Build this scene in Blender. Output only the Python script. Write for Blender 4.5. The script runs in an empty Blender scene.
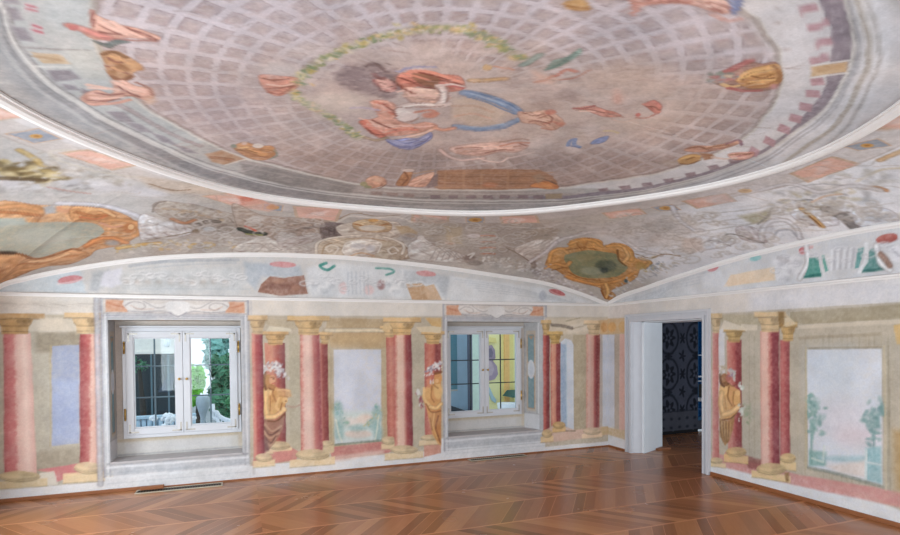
import bpy, bmesh, math, random
import numpy as np
from mathutils import Matrix, Vector
random.seed(4); rng=np.random.default_rng(7)
SC=bpy.context.scene; COL=SC.collection
# ------------------------------------------------------------------ camera (solved from the room's lines)
F_,CY_,YAW,PIT,ROL=550.9,351.3,.3687,-.0193,-.0086
CAM=np.array([-5.282,-6.979,1.6])
def _rot():
    cy,sy=math.cos(YAW),math.sin(YAW); cp,sp=math.cos(PIT),math.sin(PIT)
    f=np.array([sy*cp,cy*cp,sp]); r=np.array([cy,-sy,0.]); u=np.cross(r,f)
    cr,sr=math.cos(ROL),math.sin(ROL)
    return cr*r+sr*u, -sr*r+cr*u, f
RV,UV,FV=_rot()
def rays(p):
    p=np.asarray(p,float).reshape(-1,2)
    return FV+np.outer((p[:,0]-450)/F_,RV)-np.outer((p[:,1]-CY_)/F_,UV)
def onplane(p,ax,val):
    d=rays(p); t=(val-CAM[ax])/d[:,ax]; return CAM+t[:,None]*d
def at(x,y,ax,val): return onplane([(x,y)],ax,val)[0]
# ------------------------------------------------------------------ room
L1,L2=7.65,7.3            # back wall runs along x (-7.65..0, y=0); right wall along y (x=0)
FZ=-.035; ZC=2.124                  # string course
H=3.0; RISE=.25; X0,Y0=-3.85,-3.65
def interp1(pts):
    pts=sorted(pts); X=np.array([p[0] for p in pts]); Z=np.array([p[1] for p in pts])
    m=np.gradient(Z,X)
    def f(x):
        x=np.clip(np.asarray(x,float),X[0],X[-1]); k=np.clip(np.searchsorted(X,x)-1,0,len(X)-2)
        h=X[k+1]-X[k]; t=(x-X[k])/h
        return ((1+2*t)*(1-t)**2*Z[k]+t*(1-t)**2*h*m[k]+t*t*(3-2*t)*Z[k+1]+t*t*(t-1)*h*m[k+1])
    return f
ARC1=interp1([(-7.65,2.14),(-7.552,2.213),(-7.338,2.292),(-6.892,2.414),(-6.177,2.555),(-5.559,2.623),(-4.546,2.668),(-4.0,2.668),(-3.277,2.635),(-2.575,2.584),(-1.823,2.509),(-1.014,2.413),(-.498,2.294),(0,2.14)])
_w2=[(0,2.14),(-.102,2.177),(-.922,2.324),(-1.636,2.424),(-2.497,2.52),(-3.075,2.553),(-3.65,2.572)]
ARC2=interp1(_w2+[(-7.3-a,b) for a,b in _w2[:-1]])
RING_PX=[(0,89),(25,106),(50,121),(100,147),(150,167),(200,183),(250,194.5),(300,202),(350,207),(400,210),(470,211.5),(550,208.5),(600,203.5),(650,198),(700,190),(750,178),(800,163),(850,140),(900,103)]
_P=onplane(RING_PX,2,H); _th=np.arctan2(_P[:,1]-Y0,_P[:,0]-X0); _r=np.hypot(_P[:,0]-X0,_P[:,1]-Y0)
_c=np.linalg.lstsq(np.stack([np.ones_like(_th),np.cos(2*_th),np.cos(4*_th),.35*np.sin(2*_th),.35*np.cos(6*_th)],1),_r,rcond=None)[0]
def RR(th): return _c[0]+_c[1]*np.cos(2*th)+_c[2]*np.cos(4*th)+.35*_c[3]*np.sin(2*th)+.35*_c[4]*np.cos(6*th)
def WW(th):
    c,s=np.cos(th),np.sin(th)
    rx=np.where(c>0,(0-X0)/np.maximum(c,1e-9),(-L1-X0)/np.minimum(c,-1e-9))
    ry=np.where(s>0,(0-Y0)/np.maximum(s,1e-9),(-L2-Y0)/np.minimum(s,-1e-9))
    return np.minimum(rx,ry),rx<ry
def ZW(th):
    w,onx=WW(th); x=X0+w*np.cos(th); y=Y0+w*np.sin(th)
    return np.where(onx,ARC2(np.clip(y,-L2,0)),ARC1(np.clip(x,-L1,0)))
PV=1.7
def zvault(x,y):
    th=np.arctan2(y-Y0,x-X0); r=np.hypot(x-X0,y-Y0); w,_=WW(th)
    t=np.clip((r-RR(th))/np.maximum(w-RR(th),.05),0,1.15)
    return H-(H-ZW(th))*t**PV
def zdome(x,y):
    th=np.arctan2(y-Y0,x-X0); s=np.hypot(x-X0,y-Y0)/RR(th)
    return H+RISE*(1-np.clip(s,0,1.1)**2)
def unsurf(p,zf):
    d=rays(p); out=[]
    ts=np.linspace(1.0,12,900)
    for q in d:
        Q=CAM+ts[:,None]*q; g=Q[:,2]-zf(Q[:,0],Q[:,1]); k=int(np.argmax(g>0))
        if k==0: k=len(ts)-1
        a=g[k-1]/(g[k-1]-g[k]) if g[k]!=g[k-1] else 0
        out.append((Q[k-1]+a*(Q[k]-Q[k-1]))[:2])
    return np.array(out)
# ------------------------------------------------------------------ noise
_perm=rng.permutation(4096)
_val=rng.random(4096)
def vnoise(P,sc):
    P=np.asarray(P,float)*sc; i=np.floor(P).astype(int); f=P-i; f=f*f*(3-2*f); o=0
    n=P.shape[1]
    for c in range(2**n):
        w=1; h=0
        for k in range(n):
            b=(c>>k)&1; w=w*(f[:,k] if b else 1-f[:,k]); h=_perm[(h+i[:,k]+b)&4095]
        o=o+w*_val[h]
    return o
def fbm(P,sc,oc=4):
    o=0;a=.5;t=0
    for k in range(oc): o=o+a*vnoise(P+17.3*k,sc*2**k); t+=a; a*=.55
    return o/t
# ------------------------------------------------------------------ fresco painter: works in the surface's own metres
def hx(c): return np.array(c,float)/255.
def catmull(p,closed=False,n=6):
    p=np.asarray(p,float)
    if len(p)<3: return p
    q=np.vstack([p[-1:],p,p[:2]]) if closed else np.vstack([2*p[0]-p[1],p,2*p[-1]-p[-2]])
    out=[]
    for i in range(1,len(q)-2):
        for k in range(n):
            t=k/n; a,b,c,d=q[i-1],q[i],q[i+1],q[i+2]
            out.append(.5*((2*b)+(c-a)*t+(2*a-5*b+4*c-d)*t*t+(3*b-a-3*c+d)*t**3))
    if not closed: out.append(p[-1])
    return np.array(out)
class Surf:
    def __init__(s,co2,base,un,warp=.006):
        s.fade=0.; s.fcol=np.zeros(3); s.un=un; s.raw=np.asarray(co2,float); N=len(s.raw)
        s.co=s.raw+warp*np.stack([fbm(s.raw,9,3)-.5,fbm(s.raw+50,9,3)-.5],1)*2
        s.c=np.tile(hx(base),(N,1)); s.n1=fbm(s.raw,6,4); s.n2=fbm(s.raw+9,38,3)
        s.fine=vnoise(s.raw+3,70)
        s._o=np.argsort(s.co[:,0]); s._x=s.co[s._o,0]
    def near(s,lo,hi):
        i0=np.searchsorted(s._x,lo[0]); i1=np.searchsorted(s._x,hi[0]); k=s._o[i0:i1]
        y=s.co[k,1]; return k[(y>=lo[1])&(y<=hi[1])]
    def put(s,k,al,col,tex=.5):
        if not len(k): return
        if s.fade: col=np.asarray(col)*(1-s.fade)+s.fcol*s.fade
        al=np.clip(al*(1-tex*.5*np.clip(s.n2[k]*2-.6,0,1)),0,1)[:,None]
        s.c[k]=s.c[k]*(1-al)+col*al
    def _sd(s,k,Q,closed=True):
        P=s.co[k]; d=np.full(len(k),1e9); ins=np.zeros(len(k),bool); M=len(Q)
        for i in range(M if closed else M-1):
            a=Q[i]; b=Q[(i+1)%M]; e=b-a; L=e@e
            if L<1e-14: continue
            t=np.clip(((P-a)@e)/L,0,1); v=P-a-t[:,None]*e; d=np.minimum(d,(v*v).sum(1))
            if closed:
                cr=(a[1]>P[:,1])!=(b[1]>P[:,1])
                if cr.any(): ins^=cr&(P[:,0]<(b[0]-a[0])*(P[:,1]-a[1])/(b[1]-a[1]+1e-15)+a[0])
        return np.sqrt(d),ins
    def poly(s,pts,col,f=.014,a=1.,sm=0,tex=.5,met=False,sh=None):
        p=catmull(pts,True) if sm else np.asarray(pts,float)
        Q=p if met else s.un(p); sh=(sm and not met) if sh is None else sh
        k=s.near(Q.min(0)-f-.02,Q.max(0)+f+.02)
        if not len(k): return
        d,i=s._sd(k,Q); al=np.clip(.5+np.where(i,d,-d)/f,0,1); al=al*al*(3-2*al)
        c=hx(col)
        if sh:   # the fresco painter's modelling: brush strokes, a turned-away side and a drawn contour
            m=p.mean(0); u=s.un([m,m+(3,5)]); u=u[1]-u[0]; u/=np.hypot(*u)+1e-9; r=(s.co[k]-Q.mean(0))@u; ext=np.abs((Q-Q.mean(0))@u).max()+1e-6
            w=np.array([-u[1],u[0]]); b=s.co[k]
            st=vnoise(np.stack([b@u*26,b@w*9],1),1.)-.5+.8*(vnoise(b,30)-.5)
            g=1-.13*np.clip(r/ext,-1,1)+.24*st
            c=np.clip(c*np.stack([g**.8,g,g**1.1],1),0,1)
        s.put(k,a*al,c,tex)
        if sh:
            C=np.cov(Q.T); ev,vec=np.linalg.eigh(C); ax=vec[:,1]; sz=math.sqrt(max(ev[1],1e-9)); inside=k[i]
            if len(inside)>25:      # folds and modelling strokes that follow the form
                for _ in range(int(min(16,4+len(inside)/60))):
                    q=s.co[inside[random.randrange(len(inside))]]; an=random.gauss(0,.35); dr=np.array([ax[0]*math.cos(an)-ax[1]*math.sin(an),ax[0]*math.sin(an)+ax[1]*math.cos(an)])
                    ln=sz*random.uniform(.25,.7); v=s.co[inside]-q; x=v@dr; y=v@np.array([-dr[1],dr[0]]); bend=random.uniform(-.25,.25)*x*x/(ln+1e-6)
                    m_=np.clip(1.3-np.hypot(x/ln*1.0,(y-bend)/random.uniform(.009,.018)),0,1)
                    cc=c[i] if c.ndim==2 else np.tile(c,(len(inside),1)); up=random.random()<.5
                    s.put(inside,a*.55*m_,np.clip(cc*(1.16 if up else .78)*np.array([1,1.0 if up else .93,1.0 if up else .9]),0,1),.3)
            dk=hx(col)*np.array([.62,.54,.52]); s.put(k,a*.5*np.clip(1.15-d/.010,0,1)*(.35+.65*s.n2[k]),dk,.6)
    def line(s,pts,w,col,f=.012,a=1.,sm=1,tex=.6,taper=0,met=False):
        p=catmull(pts) if sm else np.asarray(pts,float)
        Q=p if met else s.un(p); m=w+f
        k=s.near(Q.min(0)-m,Q.max(0)+m)
        if not len(k): return
        d,_=s._sd(k,Q,False)
        if w>=.038 and f<.03:
            s.put(k,a*.38*np.clip(.5+(w/2+.010-d)/f,0,1),hx(col)*np.array([.68,.6,.58]),.8)
            g=1+.12*(vnoise(s.co[k],30)-.5)-.20*np.clip(d/(w/2),0,1)+.07
            s.put(k,a*np.clip(.5+(w/2-d)/f,0,1),np.clip(hx(col)*g[:,None],0,1),tex); return
        s.put(k,a*np.clip(.5+(w/2-d)/f,0,1),hx(col),tex)
    def ell(s,cx,cy,rx,ry,col,rot=0,f=.014,a=1.,tex=.5,n=16):
        t=np.arange(n)*2*math.pi/n; c,q=math.cos(math.radians(rot)),math.sin(math.radians(rot))
        s.poly(np.stack([cx+rx*np.cos(t)*c-ry*np.sin(t)*q,cy+rx*np.cos(t)*q+ry*np.sin(t)*c],1),col,f,a,0,tex)
    def strip(s,A,B,col,f=.014,a=1.,tex=.5):
        s.poly(np.vstack([catmull(A),catmull(B)[::-1]]),col,f,a,0,tex)
    def quad(s,tl,tr,br,bl,stops,f=.012,a=1.,tex=.4):
        # a band whose paint changes across its width: stops = [(t,colour)...]
        Q=s.un([tl,tr,br,bl]); k=s.near(Q.min(0)-f,Q.max(0)+f)
        if not len(k): return
        d,i=s._sd(k,Q); al=np.clip(.5+np.where(i,d,-d)/f,0,1)
        P=s.co[k]; v=np.clip((P[:,1]-Q[3,1])/(Q[0,1]-Q[3,1]+1e-9),0,1)
        xl=Q[3,0]+(Q[0,0]-Q[3,0])*v; xr=Q[2,0]+(Q[1,0]-Q[2,0])*v
        t=np.clip((P[:,0]-xl)/(xr-xl+1e-9),0,1)+.10*(s.n2[k]-.5)
        T=[q[0] for q in stops]; C=np.array([hx(q[1]) for q in stops])
        s.put(k,a*al,np.stack([np.interp(t,T,C[:,j]) for j in range(3)],1),tex)
    def dabs(s,pts,n,spread,r,cols,a=.8):
        p=catmull(pts,n=12); Q=s.un(p); 
        seg=np.r_[0,np.cumsum(np.hypot(*np.diff(Q,axis=0).T))]
        for _ in range(n):
            u=random.random()*seg[-1]; c=np.array([np.interp(u,seg,Q[:,0]),np.interp(u,seg,Q[:,1])])+rng.normal(0,spread,2)
            k=s.near(c-3*r,c+3*r)
            if not len(k): continue
            rr=r*random.uniform(.5,1.3); an=random.random()*3.1; v=s.co[k]-c
            x=v[:,0]*math.cos(an)+v[:,1]*math.sin(an); y=-v[:,0]*math.sin(an)+v[:,1]*math.cos(an)
            d=np.hypot(x,y*1.7)
            s.put(k,a*np.clip(1.5-d/rr,0,1),hx(random.choice(cols)),.3)
    def mottle(s,amp=.05,hue=.02,stain=.05,stc=(205,200,196)):
        n=fbm(s.raw+31,2.2,4)-.5; s.c*=(1+amp*2*(s.n1-.5)+amp*1.6*(s.n2-.5)+amp*n)[:,None]
        s.c*=1+hue*2*np.stack([n,0*n,-n],1)
        w=np.clip((fbm(s.raw+77,4.5,4)-.5)*6,0,1)*stain; s.c=s.c*(1-w[:,None])+hx(stc)*w[:,None]
        s.c=np.clip(s.c,.02,.97)
GAIN=.93
PW_L,PW_F,WORLD,EXPO=55,46,1.05,.37
def lin(c):
    c=np.clip(c,0,1); return np.where(c<=.04045,c/12.92,((c+.055)/1.055)**2.4)
# ------------------------------------------------------------------ materials
MAT={}
def nt(name):
    m=bpy.data.materials.new(name); m.use_nodes=True; t=m.node_tree; b=t.nodes['Principled BSDF']; MAT[name]=m
    return m,t,b
def N(t,ty,**k):
    n=t.nodes.new(ty)
    for a,v in k.items(): setattr(n,a,v)
    return n
def math_(t,op,a,b=None,c=None):
    n=N(t,'ShaderNodeMath',operation=op)
    for i,v in enumerate((a,b,c)):
        if v is None: continue
        if isinstance(v,(int,float)): n.inputs[i].default_value=v
        else: t.links.new(v,n.inputs[i])
    return n.outputs[0]
def plain(name,col,rough=.5,metal=0.,noise=.06,scale=14.,bump=0.,spec=.5):
    m,t,b=nt(name); c=lin(hx(col))
    tc=N(t,'ShaderNodeTexCoord'); nz=N(t,'ShaderNodeTexNoise'); nz.inputs['Scale'].default_value=scale; nz.inputs['Detail'].default_value=4
    t.links.new(tc.outputs['Object'],nz.inputs['Vector'])
    mx=N(t,'ShaderNodeMix',data_type='RGBA'); mx.inputs[6].default_value=(*(c*(1-noise*2)),1); mx.inputs[7].default_value=(*np.clip(c*(1+noise*2),0,1),1)
    t.links.new(nz.outputs['Fac'],mx.inputs[0]); t.links.new(mx.outputs[2],b.inputs['Base Color'])
    b.inputs['Roughness'].default_value=rough; b.inputs['Metallic'].default_value=metal; b.inputs['Specular IOR Level'].default_value=spec
    if bump:
        bp=N(t,'ShaderNodeBump'); bp.inputs['Strength'].default_value=bump; bp.inputs['Distance'].default_value=.01
        t.links.new(nz.outputs['Fac'],bp.inputs['Height']); t.links.new(bp.outputs['Normal'],b.inputs['Normal'])
    return m
def fresco_mat(name,scale=1.,rough=.8):
    m,t,b=nt(name); at_=N(t,'ShaderNodeAttribute',attribute_name='pigment')
    tc=N(t,'ShaderNodeTexCoord')
    n1=N(t,'ShaderNodeTexNoise'); n1.inputs['Scale'].default_value=55; n1.inputs['Detail'].default_value=5; n1.inputs['Roughness'].default_value=.65
    n2=N(t,'ShaderNodeTexNoise'); n2.inputs['Scale'].default_value=7; n2.inputs['Detail'].default_value=6
    for n in (n1,n2): t.links.new(tc.outputs['Object'],n.inputs['Vector'])
    s=math_(t,'ADD',math_(t,'MULTIPLY',n1.outputs['Fac'],.34),math_(t,'MULTIPLY',n2.outputs['Fac'],.14))
    s=math_(t,'ADD',s,.76)
    vm=N(t,'ShaderNodeVectorMath',operation='SCALE'); t.links.new(at_.outputs['Color'],vm.inputs[0]); t.links.new(s,vm.inputs['Scale'])
    t.links.new(vm.outputs[0],b.inputs['Base Color'])
    b.inputs['Roughness'].default_value=rough; b.inputs['Specular IOR Level'].default_value=.25
    bp=N(t,'ShaderNodeBump'); bp.inputs['Strength'].default_value=.06; bp.inputs['Distance'].default_value=.004
    t.links.new(n1.outputs['Fac'],bp.inputs['Height']); t.links.new(bp.outputs['Normal'],b.inputs['Normal'])
    return m
FRESCO=fresco_mat('fresco_plaster')
def floor_mat():
    m,t,b=nt('chevron_parquet')
    g=N(t,'ShaderNodeNewGeometry'); sp=N(t,'ShaderNodeSeparateXYZ'); t.links.new(g.outputs['Position'],sp.inputs[0])
    x,y=sp.outputs[0],sp.outputs[1]
    pitch=.565
    v=math_(t,'DIVIDE',math_(t,'ADD',y,.325+20*pitch),pitch); row=math_(t,'FLOOR',v); fr=math_(t,'FRACT',v)
    par=math_(t,'SUBTRACT',math_(t,'MULTIPLY',math_(t,'MODULO',row,2.),2.),1.)       # -1 / +1 by row
    side=math_(t,'SUBTRACT',math_(t,'MULTIPLY',math_(t,'GREATER_THAN',x,-5.1),2.),1.)   # mirrored about the axis of the first window
    sg=math_(t,'MULTIPLY',par,side)
    s=math_(t,'ADD',x,math_(t,'MULTIPLY',math_(t,'MULTIPLY',fr,pitch*.78),sg))
    q=math_(t,'DIVIDE',math_(t,'ADD',s,50.),.125); pid=math_(t,'FLOOR',q); pf=math_(t,'FRACT',q)
    cv=N(t,'ShaderNodeCombineXYZ'); t.links.new(pid,cv.inputs[0]); t.links.new(row,cv.inputs[1]); t.links.new(side,cv.inputs[2])
    wn=N(t,'ShaderNodeTexWhiteNoise',noise_dimensions='3D'); t.links.new(cv.outputs[0],wn.inputs['Vector'])
    cr=N(t,'ShaderNodeValToRGB'); e=cr.color_ramp.elements
    cs=[(0,(122,78,47)),(.2,(137,88,54)),(.5,(146,95,60)),(.8,(156,104,67)),(1,(172,119,78))]
    while len(e)<len(cs): e.new(.5)
    for el,(p,c) in zip(e,cs): el.position=p; el.color=(*lin(hx(c)),1)
    t.links.new(wn.outputs['Value'],cr.inputs[0])
    # grain runs with the plank
    ux=math_(t,'MULTIPLY',s,16.); uy=math_(t,'MULTIPLY',math_(t,'SUBTRACT',y,math_(t,'MULTIPLY',math_(t,'MULTIPLY',x,sg),.8)),1.6)
    gv=N(t,'ShaderNodeCombineXYZ'); t.links.new(ux,gv.inputs[0]); t.links.new(uy,gv.inputs[1]); t.links.new(math_(t,'MULTIPLY',wn.outputs['Value'],37.),gv.inputs[2])
    gn=N(t,'ShaderNodeTexNoise'); gn.inputs['Scale'].default_value=3.2; gn.inputs['Detail'].default_value=6; gn.inputs['Roughness'].default_value=.62
    t.links.new(gv.outputs[0],gn.inputs['Vector'])
    gs=math_(t,'ADD',math_(t,'MULTIPLY',gn.outputs['Fac'],.36),.85)
    # joints: thin pale line on one edge of each plank, pale strip between rows
    j1=math_(t,'LESS_THAN',pf,.05); j2=math_(t,'LESS_THAN',math_(t,'ABSOLUTE',math_(t,'SUBTRACT',fr,.5)),.477); j2=math_(t,'SUBTRACT',1.,j2)
    jk=math_(t,'MULTIPLY',math_(t,'LESS_THAN',wn.outputs['Value'],.45),j1)
    vm=N(t,'ShaderNodeVectorMath',operation='SCALE'); t.links.new(cr.outputs[0],vm.inputs[0]); t.links.new(gs,vm.inputs['Scale'])
    m1=N(t,'ShaderNodeMix',data_type='RGBA'); m1.inputs[7].default_value=(*lin(hx((200,140,96))),1); t.links.new(vm.outputs[0],m1.inputs[6]); t.links.new(math_(t,'MULTIPLY',jk,.65),m1.inputs[0])
    m2=N(t,'ShaderNodeMix',data_type='RGBA'); m2.inputs[7].default_value=(*lin(hx((196,134,92))),1); t.links.new(m1.outputs[2],m2.inputs[6]); t.links.new(math_(t,'MULTIPLY',j2,.75),m2.inputs[0])
    t.links.new(m2.outputs[2],b.inputs['Base Color'])
    nz=N(t,'ShaderNodeTexNoise'); nz.inputs['Scale'].default_value=2.5; nz.inputs['Detail'].default_value=4; t.links.new(g.outputs['Position'],nz.inputs['Vector'])
    t.links.new(math_(t,'ADD',math_(t,'MULTIPLY',nz.outputs['Fac'],.05),.24),b.inputs['Roughness'])
    b.inputs['Specular IOR Level'].default_value=.45
    bp=N(t,'ShaderNodeBump'); bp.inputs['Strength'].default_value=.08; bp.inputs['Distance'].default_value=.004; t.links.new(gn.outputs['Fac'],bp.inputs['Height']); t.links.new(bp.outputs['Normal'],b.inputs['Normal'])
    return m
FLOORM=floor_mat()
def glass(name,tint=(1,1,1),refl=.45):
    m,t,b=nt(name); t.nodes.remove(b); out=t.nodes['Material Output']
    tr=N(t,'ShaderNodeBsdfTransparent'); tr.inputs[0].default_value=(*tint,1)
    gl=N(t,'ShaderNodeBsdfGlossy'); gl.inputs['Roughness'].default_value=.02
    fr=N(t,'ShaderNodeFresnel'); fr.inputs[0].default_value=1.45
    mx=N(t,'ShaderNodeMixShader'); t.links.new(math_(t,'MULTIPLY',fr.outputs[0],refl),mx.inputs[0]); t.links.new(tr.outputs[0],mx.inputs[1]); t.links.new(gl.outputs[0],mx.inputs[2])
    t.links.new(mx.outputs[0],out.inputs[0]); return m
GLASS=glass('window_glass',(.93,.98,.99)); BLUEG=glass('blue_glass',(.025,.13,.24))
TRIM=plain('white_stucco',(226,224,224),.6,noise=.02,scale=30)
PLASTER=plain('plain_plaster',(214,210,206),.85,noise=.03,scale=6)
CASE=plain('white_window_paint',(200,203,210),.4,noise=.02)
GREYP=plain('grey_stone_paint',(190,192,199),.6,noise=.04,scale=9)
JAMB=plain('pale_jamb_paint',(222,228,234),.55,noise=.03,scale=7)
SILLM=plain('grey_stone_sill',(176,172,174),.55,noise=.06,scale=18)
BRASS=plain('brass',(196,160,96),.35,.9)
STEEL=plain('bracket_steel',(176,172,166),.4,.7)
BRONZE=plain('vent_bronze',(176,166,148),.45,.5)
DARK=plain('dark_duct',(24,20,18),.7)
BOARD=plain('brown_baseboard',(138,84,48),.5,noise=.12,scale=9)
# ------------------------------------------------------------------ mesh helpers
def link(o,parent=None):
    COL.objects.link(o)
    if parent: o.parent=parent; o.matrix_parent_inverse=Matrix.Identity(4)
    return o
def tag(o,label=None,cat=None,group=None,kind=None):
    if label: o['label']=label
    if cat: o['category']=cat
    if group: o['group']=group
    if kind: o['kind']=kind
    return o
def empty(name,loc=(0,0,0)):
    o=bpy.data.objects.new(name,None); o.location=loc; o.empty_display_size=.1; return link(o)
class MB:
    """collects solid pieces in world metres; build() links them as one mesh, shifted into the parent's frame"""
    def __init__(s): s.bm=bmesh.new()
    def box(s,a,b,bev=0.):
        a,b=np.minimum(a,b),np.maximum(a,b)
        r=bmesh.ops.create_cube(s.bm,size=1); vs=r['verts']
        for v in vs: v.co=Vector([(a[i]+b[i])/2+v.co[i]*(b[i]-a[i]) for i in range(3)])
        if bev:
            es=list({e for v in vs for e in v.link_edges}); bmesh.ops.bevel(s.bm,geom=es,offset=bev,segments=2,affect='EDGES',profile=.6)
        return s
    def frame(s,x0,x1,z0,z1,w,y0,y1,bev=0.):
        s.box((x0,y0,z0),(x0+w,y1,z1),bev); s.box((x1-w,y0,z0),(x1,y1,z1),bev)
        s.box((x0+w,y0,z0),(x1-w,y1,z0+w),bev); s.box((x0+w,y0,z1-w),(x1-w,y1,z1),bev); return s
    def hexa(s,p):           # 8 corners: bottom 4 then top 4
        v=[s.bm.verts.new(tuple(map(float,q))) for q in p]
        for f in ((3,2,1,0),(4,5,6,7),(0,1,5,4),(1,2,6,5),(2,3,7,6),(3,0,4,7)): s.bm.faces.new([v[i] for i in f])
        return s
    def prism(s,pts,axis,a,b):   # outline in the two other axes, extruded along axis
        o=[i for i in range(3) if i!=axis]; lay=[]
        for w in (a,b):
            L=[]
            for p in pts:
                c=[0,0,0]; c[o[0]],c[o[1]],c[axis]=float(p[0]),float(p[1]),float(w); L.append(s.bm.verts.new(c))
            lay.append(L)
        n=len(pts)
        s.bm.faces.new(lay[0]); s.bm.faces.new(lay[1][::-1])
        for i in range(n): s.bm.faces.new([lay[0][i],lay[0][(i+1)%n],lay[1][(i+1)%n],lay[1][i]])
        return s
    def tube(s,pts,r,n=10,cap=True):
        pts=[Vector(tuple(map(float,p))) for p in pts]; rr=r if hasattr(r,'__len__') else [r]*len(pts); rings=[]
        for i,p in enumerate(pts):
            d=(pts[min(i+1,len(pts)-1)]-pts[max(i-1,0)]).normalized(); u=d.orthogonal().normalized() if abs(d.z)>.9 else d.cross(Vector((0,0,1))).normalized(); w=d.cross(u)
            if rings and abs(d.z)>.9: pass
            rings.append([s.bm.verts.new(p+rr[i]*(math.cos(2*math.pi*k/n)*u+math.sin(2*math.pi*k/n)*w)) for k in range(n)])
        for A,B in zip(rings,rings[1:]):
            for k in range(n): s.bm.faces.new([A[k],A[(k+1)%n],B[(k+1)%n],B[k]])
        if cap: s.bm.faces.new(rings[0][::-1]); s.bm.faces.new(rings[-1])
        return s
    def lathe(s,c,prof,n=16):
        rings=[[s.bm.verts.new((c[0]+r*math.cos(2*math.pi*k/n),c[1]+r*math.sin(2*math.pi*k/n),c[2]+z)) for k in range(n)] for r,z in prof]
        for A,B in zip(rings,rings[1:]):
            for k in range(n): s.bm.faces.new([A[k],A[(k+1)%n],B[(k+1)%n],B[k]])
        s.bm.faces.new(rings[0][::-1]); s.bm.faces.new(rings[-1]); return s
    def ball(s,c,r,sub=2,sq=(1,1,1),rough=0.):
        v=bmesh.ops.create_icosphere(s.bm,subdivisions=sub,radius=1)['verts']
        for q in v:
            k=1+rough*(random.random()-.5); q.co=Vector([c[i]+q.co[i]*r*sq[i]*k for i in range(3)])
        return s
    def leaf(s,c,L,W):
        d=Vector(rng.normal(0,1,3)).normalized(); u=d.orthogonal().normalized(); c=Vector(c); n=d.cross(u)*L*.15
        v=[s.bm.verts.new(p) for p in (c-d*L/2,c+u*W/2+n,c+d*L/2,c-u*W/2+n)]; s.bm.faces.new(v); return s
    def build(s,name,mat,parent=None,smooth=False):
        bmesh.ops.recalc_face_normals(s.bm,faces=s.bm.faces)
        me=bpy.data.meshes.new(name); off=Vector((0,0,0)); q=parent
        while q: off+=q.location; q=q.parent
        if off.length: bmesh.ops.translate(s.bm,verts=s.bm.verts,vec=-off)
        s.bm.to_mesh(me); s.bm.free()
        if smooth:
            for p in me.polygons: p.use_smooth=True
        me.materials.append(mat); return link(bpy.data.objects.new(name,me),parent)
def pigment_mesh(name,co,faces,col,mat,parent=None,smooth=True,kind=None):
    me=bpy.data.meshes.new(name); co=np.asarray(co,np.float32); faces=np.asarray(faces,np.int32)
    me.vertices.add(len(co)); me.vertices.foreach_set('co',co.ravel())
    me.loops.add(faces.size); me.loops.foreach_set('vertex_index',faces.ravel())
    me.polygons.add(len(faces)); me.polygons.foreach_set('loop_start',np.arange(0,faces.size,4,dtype=np.int32)); me.polygons.foreach_set('loop_total',np.full(len(faces),4,np.int32))
    me.update(calc_edges=True); me.validate()
    ca=me.color_attributes.new('pigment','FLOAT_COLOR','POINT')
    rgba=np.ones((len(co),4),np.float32); rgba[:,:3]=lin(col)*GAIN; ca.data.foreach_set('color',rgba.ravel())
    if smooth: me.polygons.foreach_set('use_smooth',np.ones(len(faces),bool))
    me.materials.append(mat); o=link(bpy.data.objects.new(name,me),parent)
    if kind: o['kind']=kind
    return o
def gridfaces(nu,nv,keep=None,off=0):
    i,j=np.meshgrid(np.arange(nu-1),np.arange(nv-1),indexing='ij'); a=(i*nv+j); f=np.stack([a,a+nv,a+nv+1,a+1],-1)
    return (f[keep] if keep is not None else f.reshape(-1,4))+off
def axis_pts(lo,hi,step,marks=()):
    e=sorted([lo,hi]+[m for m in marks if lo<m<hi]); out=[lo]
    for a,b in zip(e,e[1:]): out+=list(np.linspace(a,b,max(1,round((b-a)/step))+1)[1:])
    return np.array(out)
# ================================================================== BACK WALL (two windows)
NICHES=[(-6.60,-5.24),(-2.62,-1.20)]; NZ0,NZ1=.29,1.86
marks=[v for n in NICHES for v in n]
xs=axis_pts(-L1,0,.0115,marks); zs=axis_pts(FZ,ZC,.0115,[NZ0,NZ1])
xm=(xs[:-1]+xs[1:])/2; zm=(zs[:-1]+zs[1:])/2
keep=np.ones((len(xm),len(zm)),bool)
for a,b in NICHES: keep&=~(((xm>a)&(xm<b))[:,None]&((zm>NZ0)&(zm<NZ1))[None,:])
g1=np.stack(np.meshgrid(xs,zs,indexing='ij'),-1).reshape(-1,2)
tt=np.linspace(0,1,46); g2=np.stack([np.repeat(xs,46),(ZC+np.outer(ARC1(xs)-ZC,tt)).ravel()],1)
B=Surf(np.vstack([g1,g2]),(184,173,156),lambda p: onplane(p,1,0)[:,[0,2]])
NB1=len(g1)
RED=(178,100,92); DRED=(144,76,76); LRED=(204,136,124); PINK=(224,184,170)
GOLD=(204,172,130); TAN=(206,184,150); DTAN=(160,128,88); KH=(178,164,144); WHT=(224,222,224); CREAM=(216,206,192)
def salmon(st): return [(t,(c[0],min(255,int(c[1]*1.01+2)),int(c[2]*1.0))) for t,c in st]
def shaft(S,xl,xr,yt,xlb,xrb,yb,st):
    st=salmon(st); S.quad((xl,yt),(xr,yt),(xrb,yb),(xlb,yb),st)
LIT=[(0,(188,110,106)),(.08,(210,146,138)),(.2,(226,184,175)),(.42,(230,193,184)),(.58,(214,164,156)),(.68,(188,114,112)),(.9,(152,80,86)),(1,(170,100,104))]     # light from the left
LITL=[(0,(170,94,98)),(.12,(186,106,110)),(.34,(196,120,122)),(.45,(216,172,166)),(.75,(228,196,188)),(1,(208,160,154))]        # dark flank at left
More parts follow.
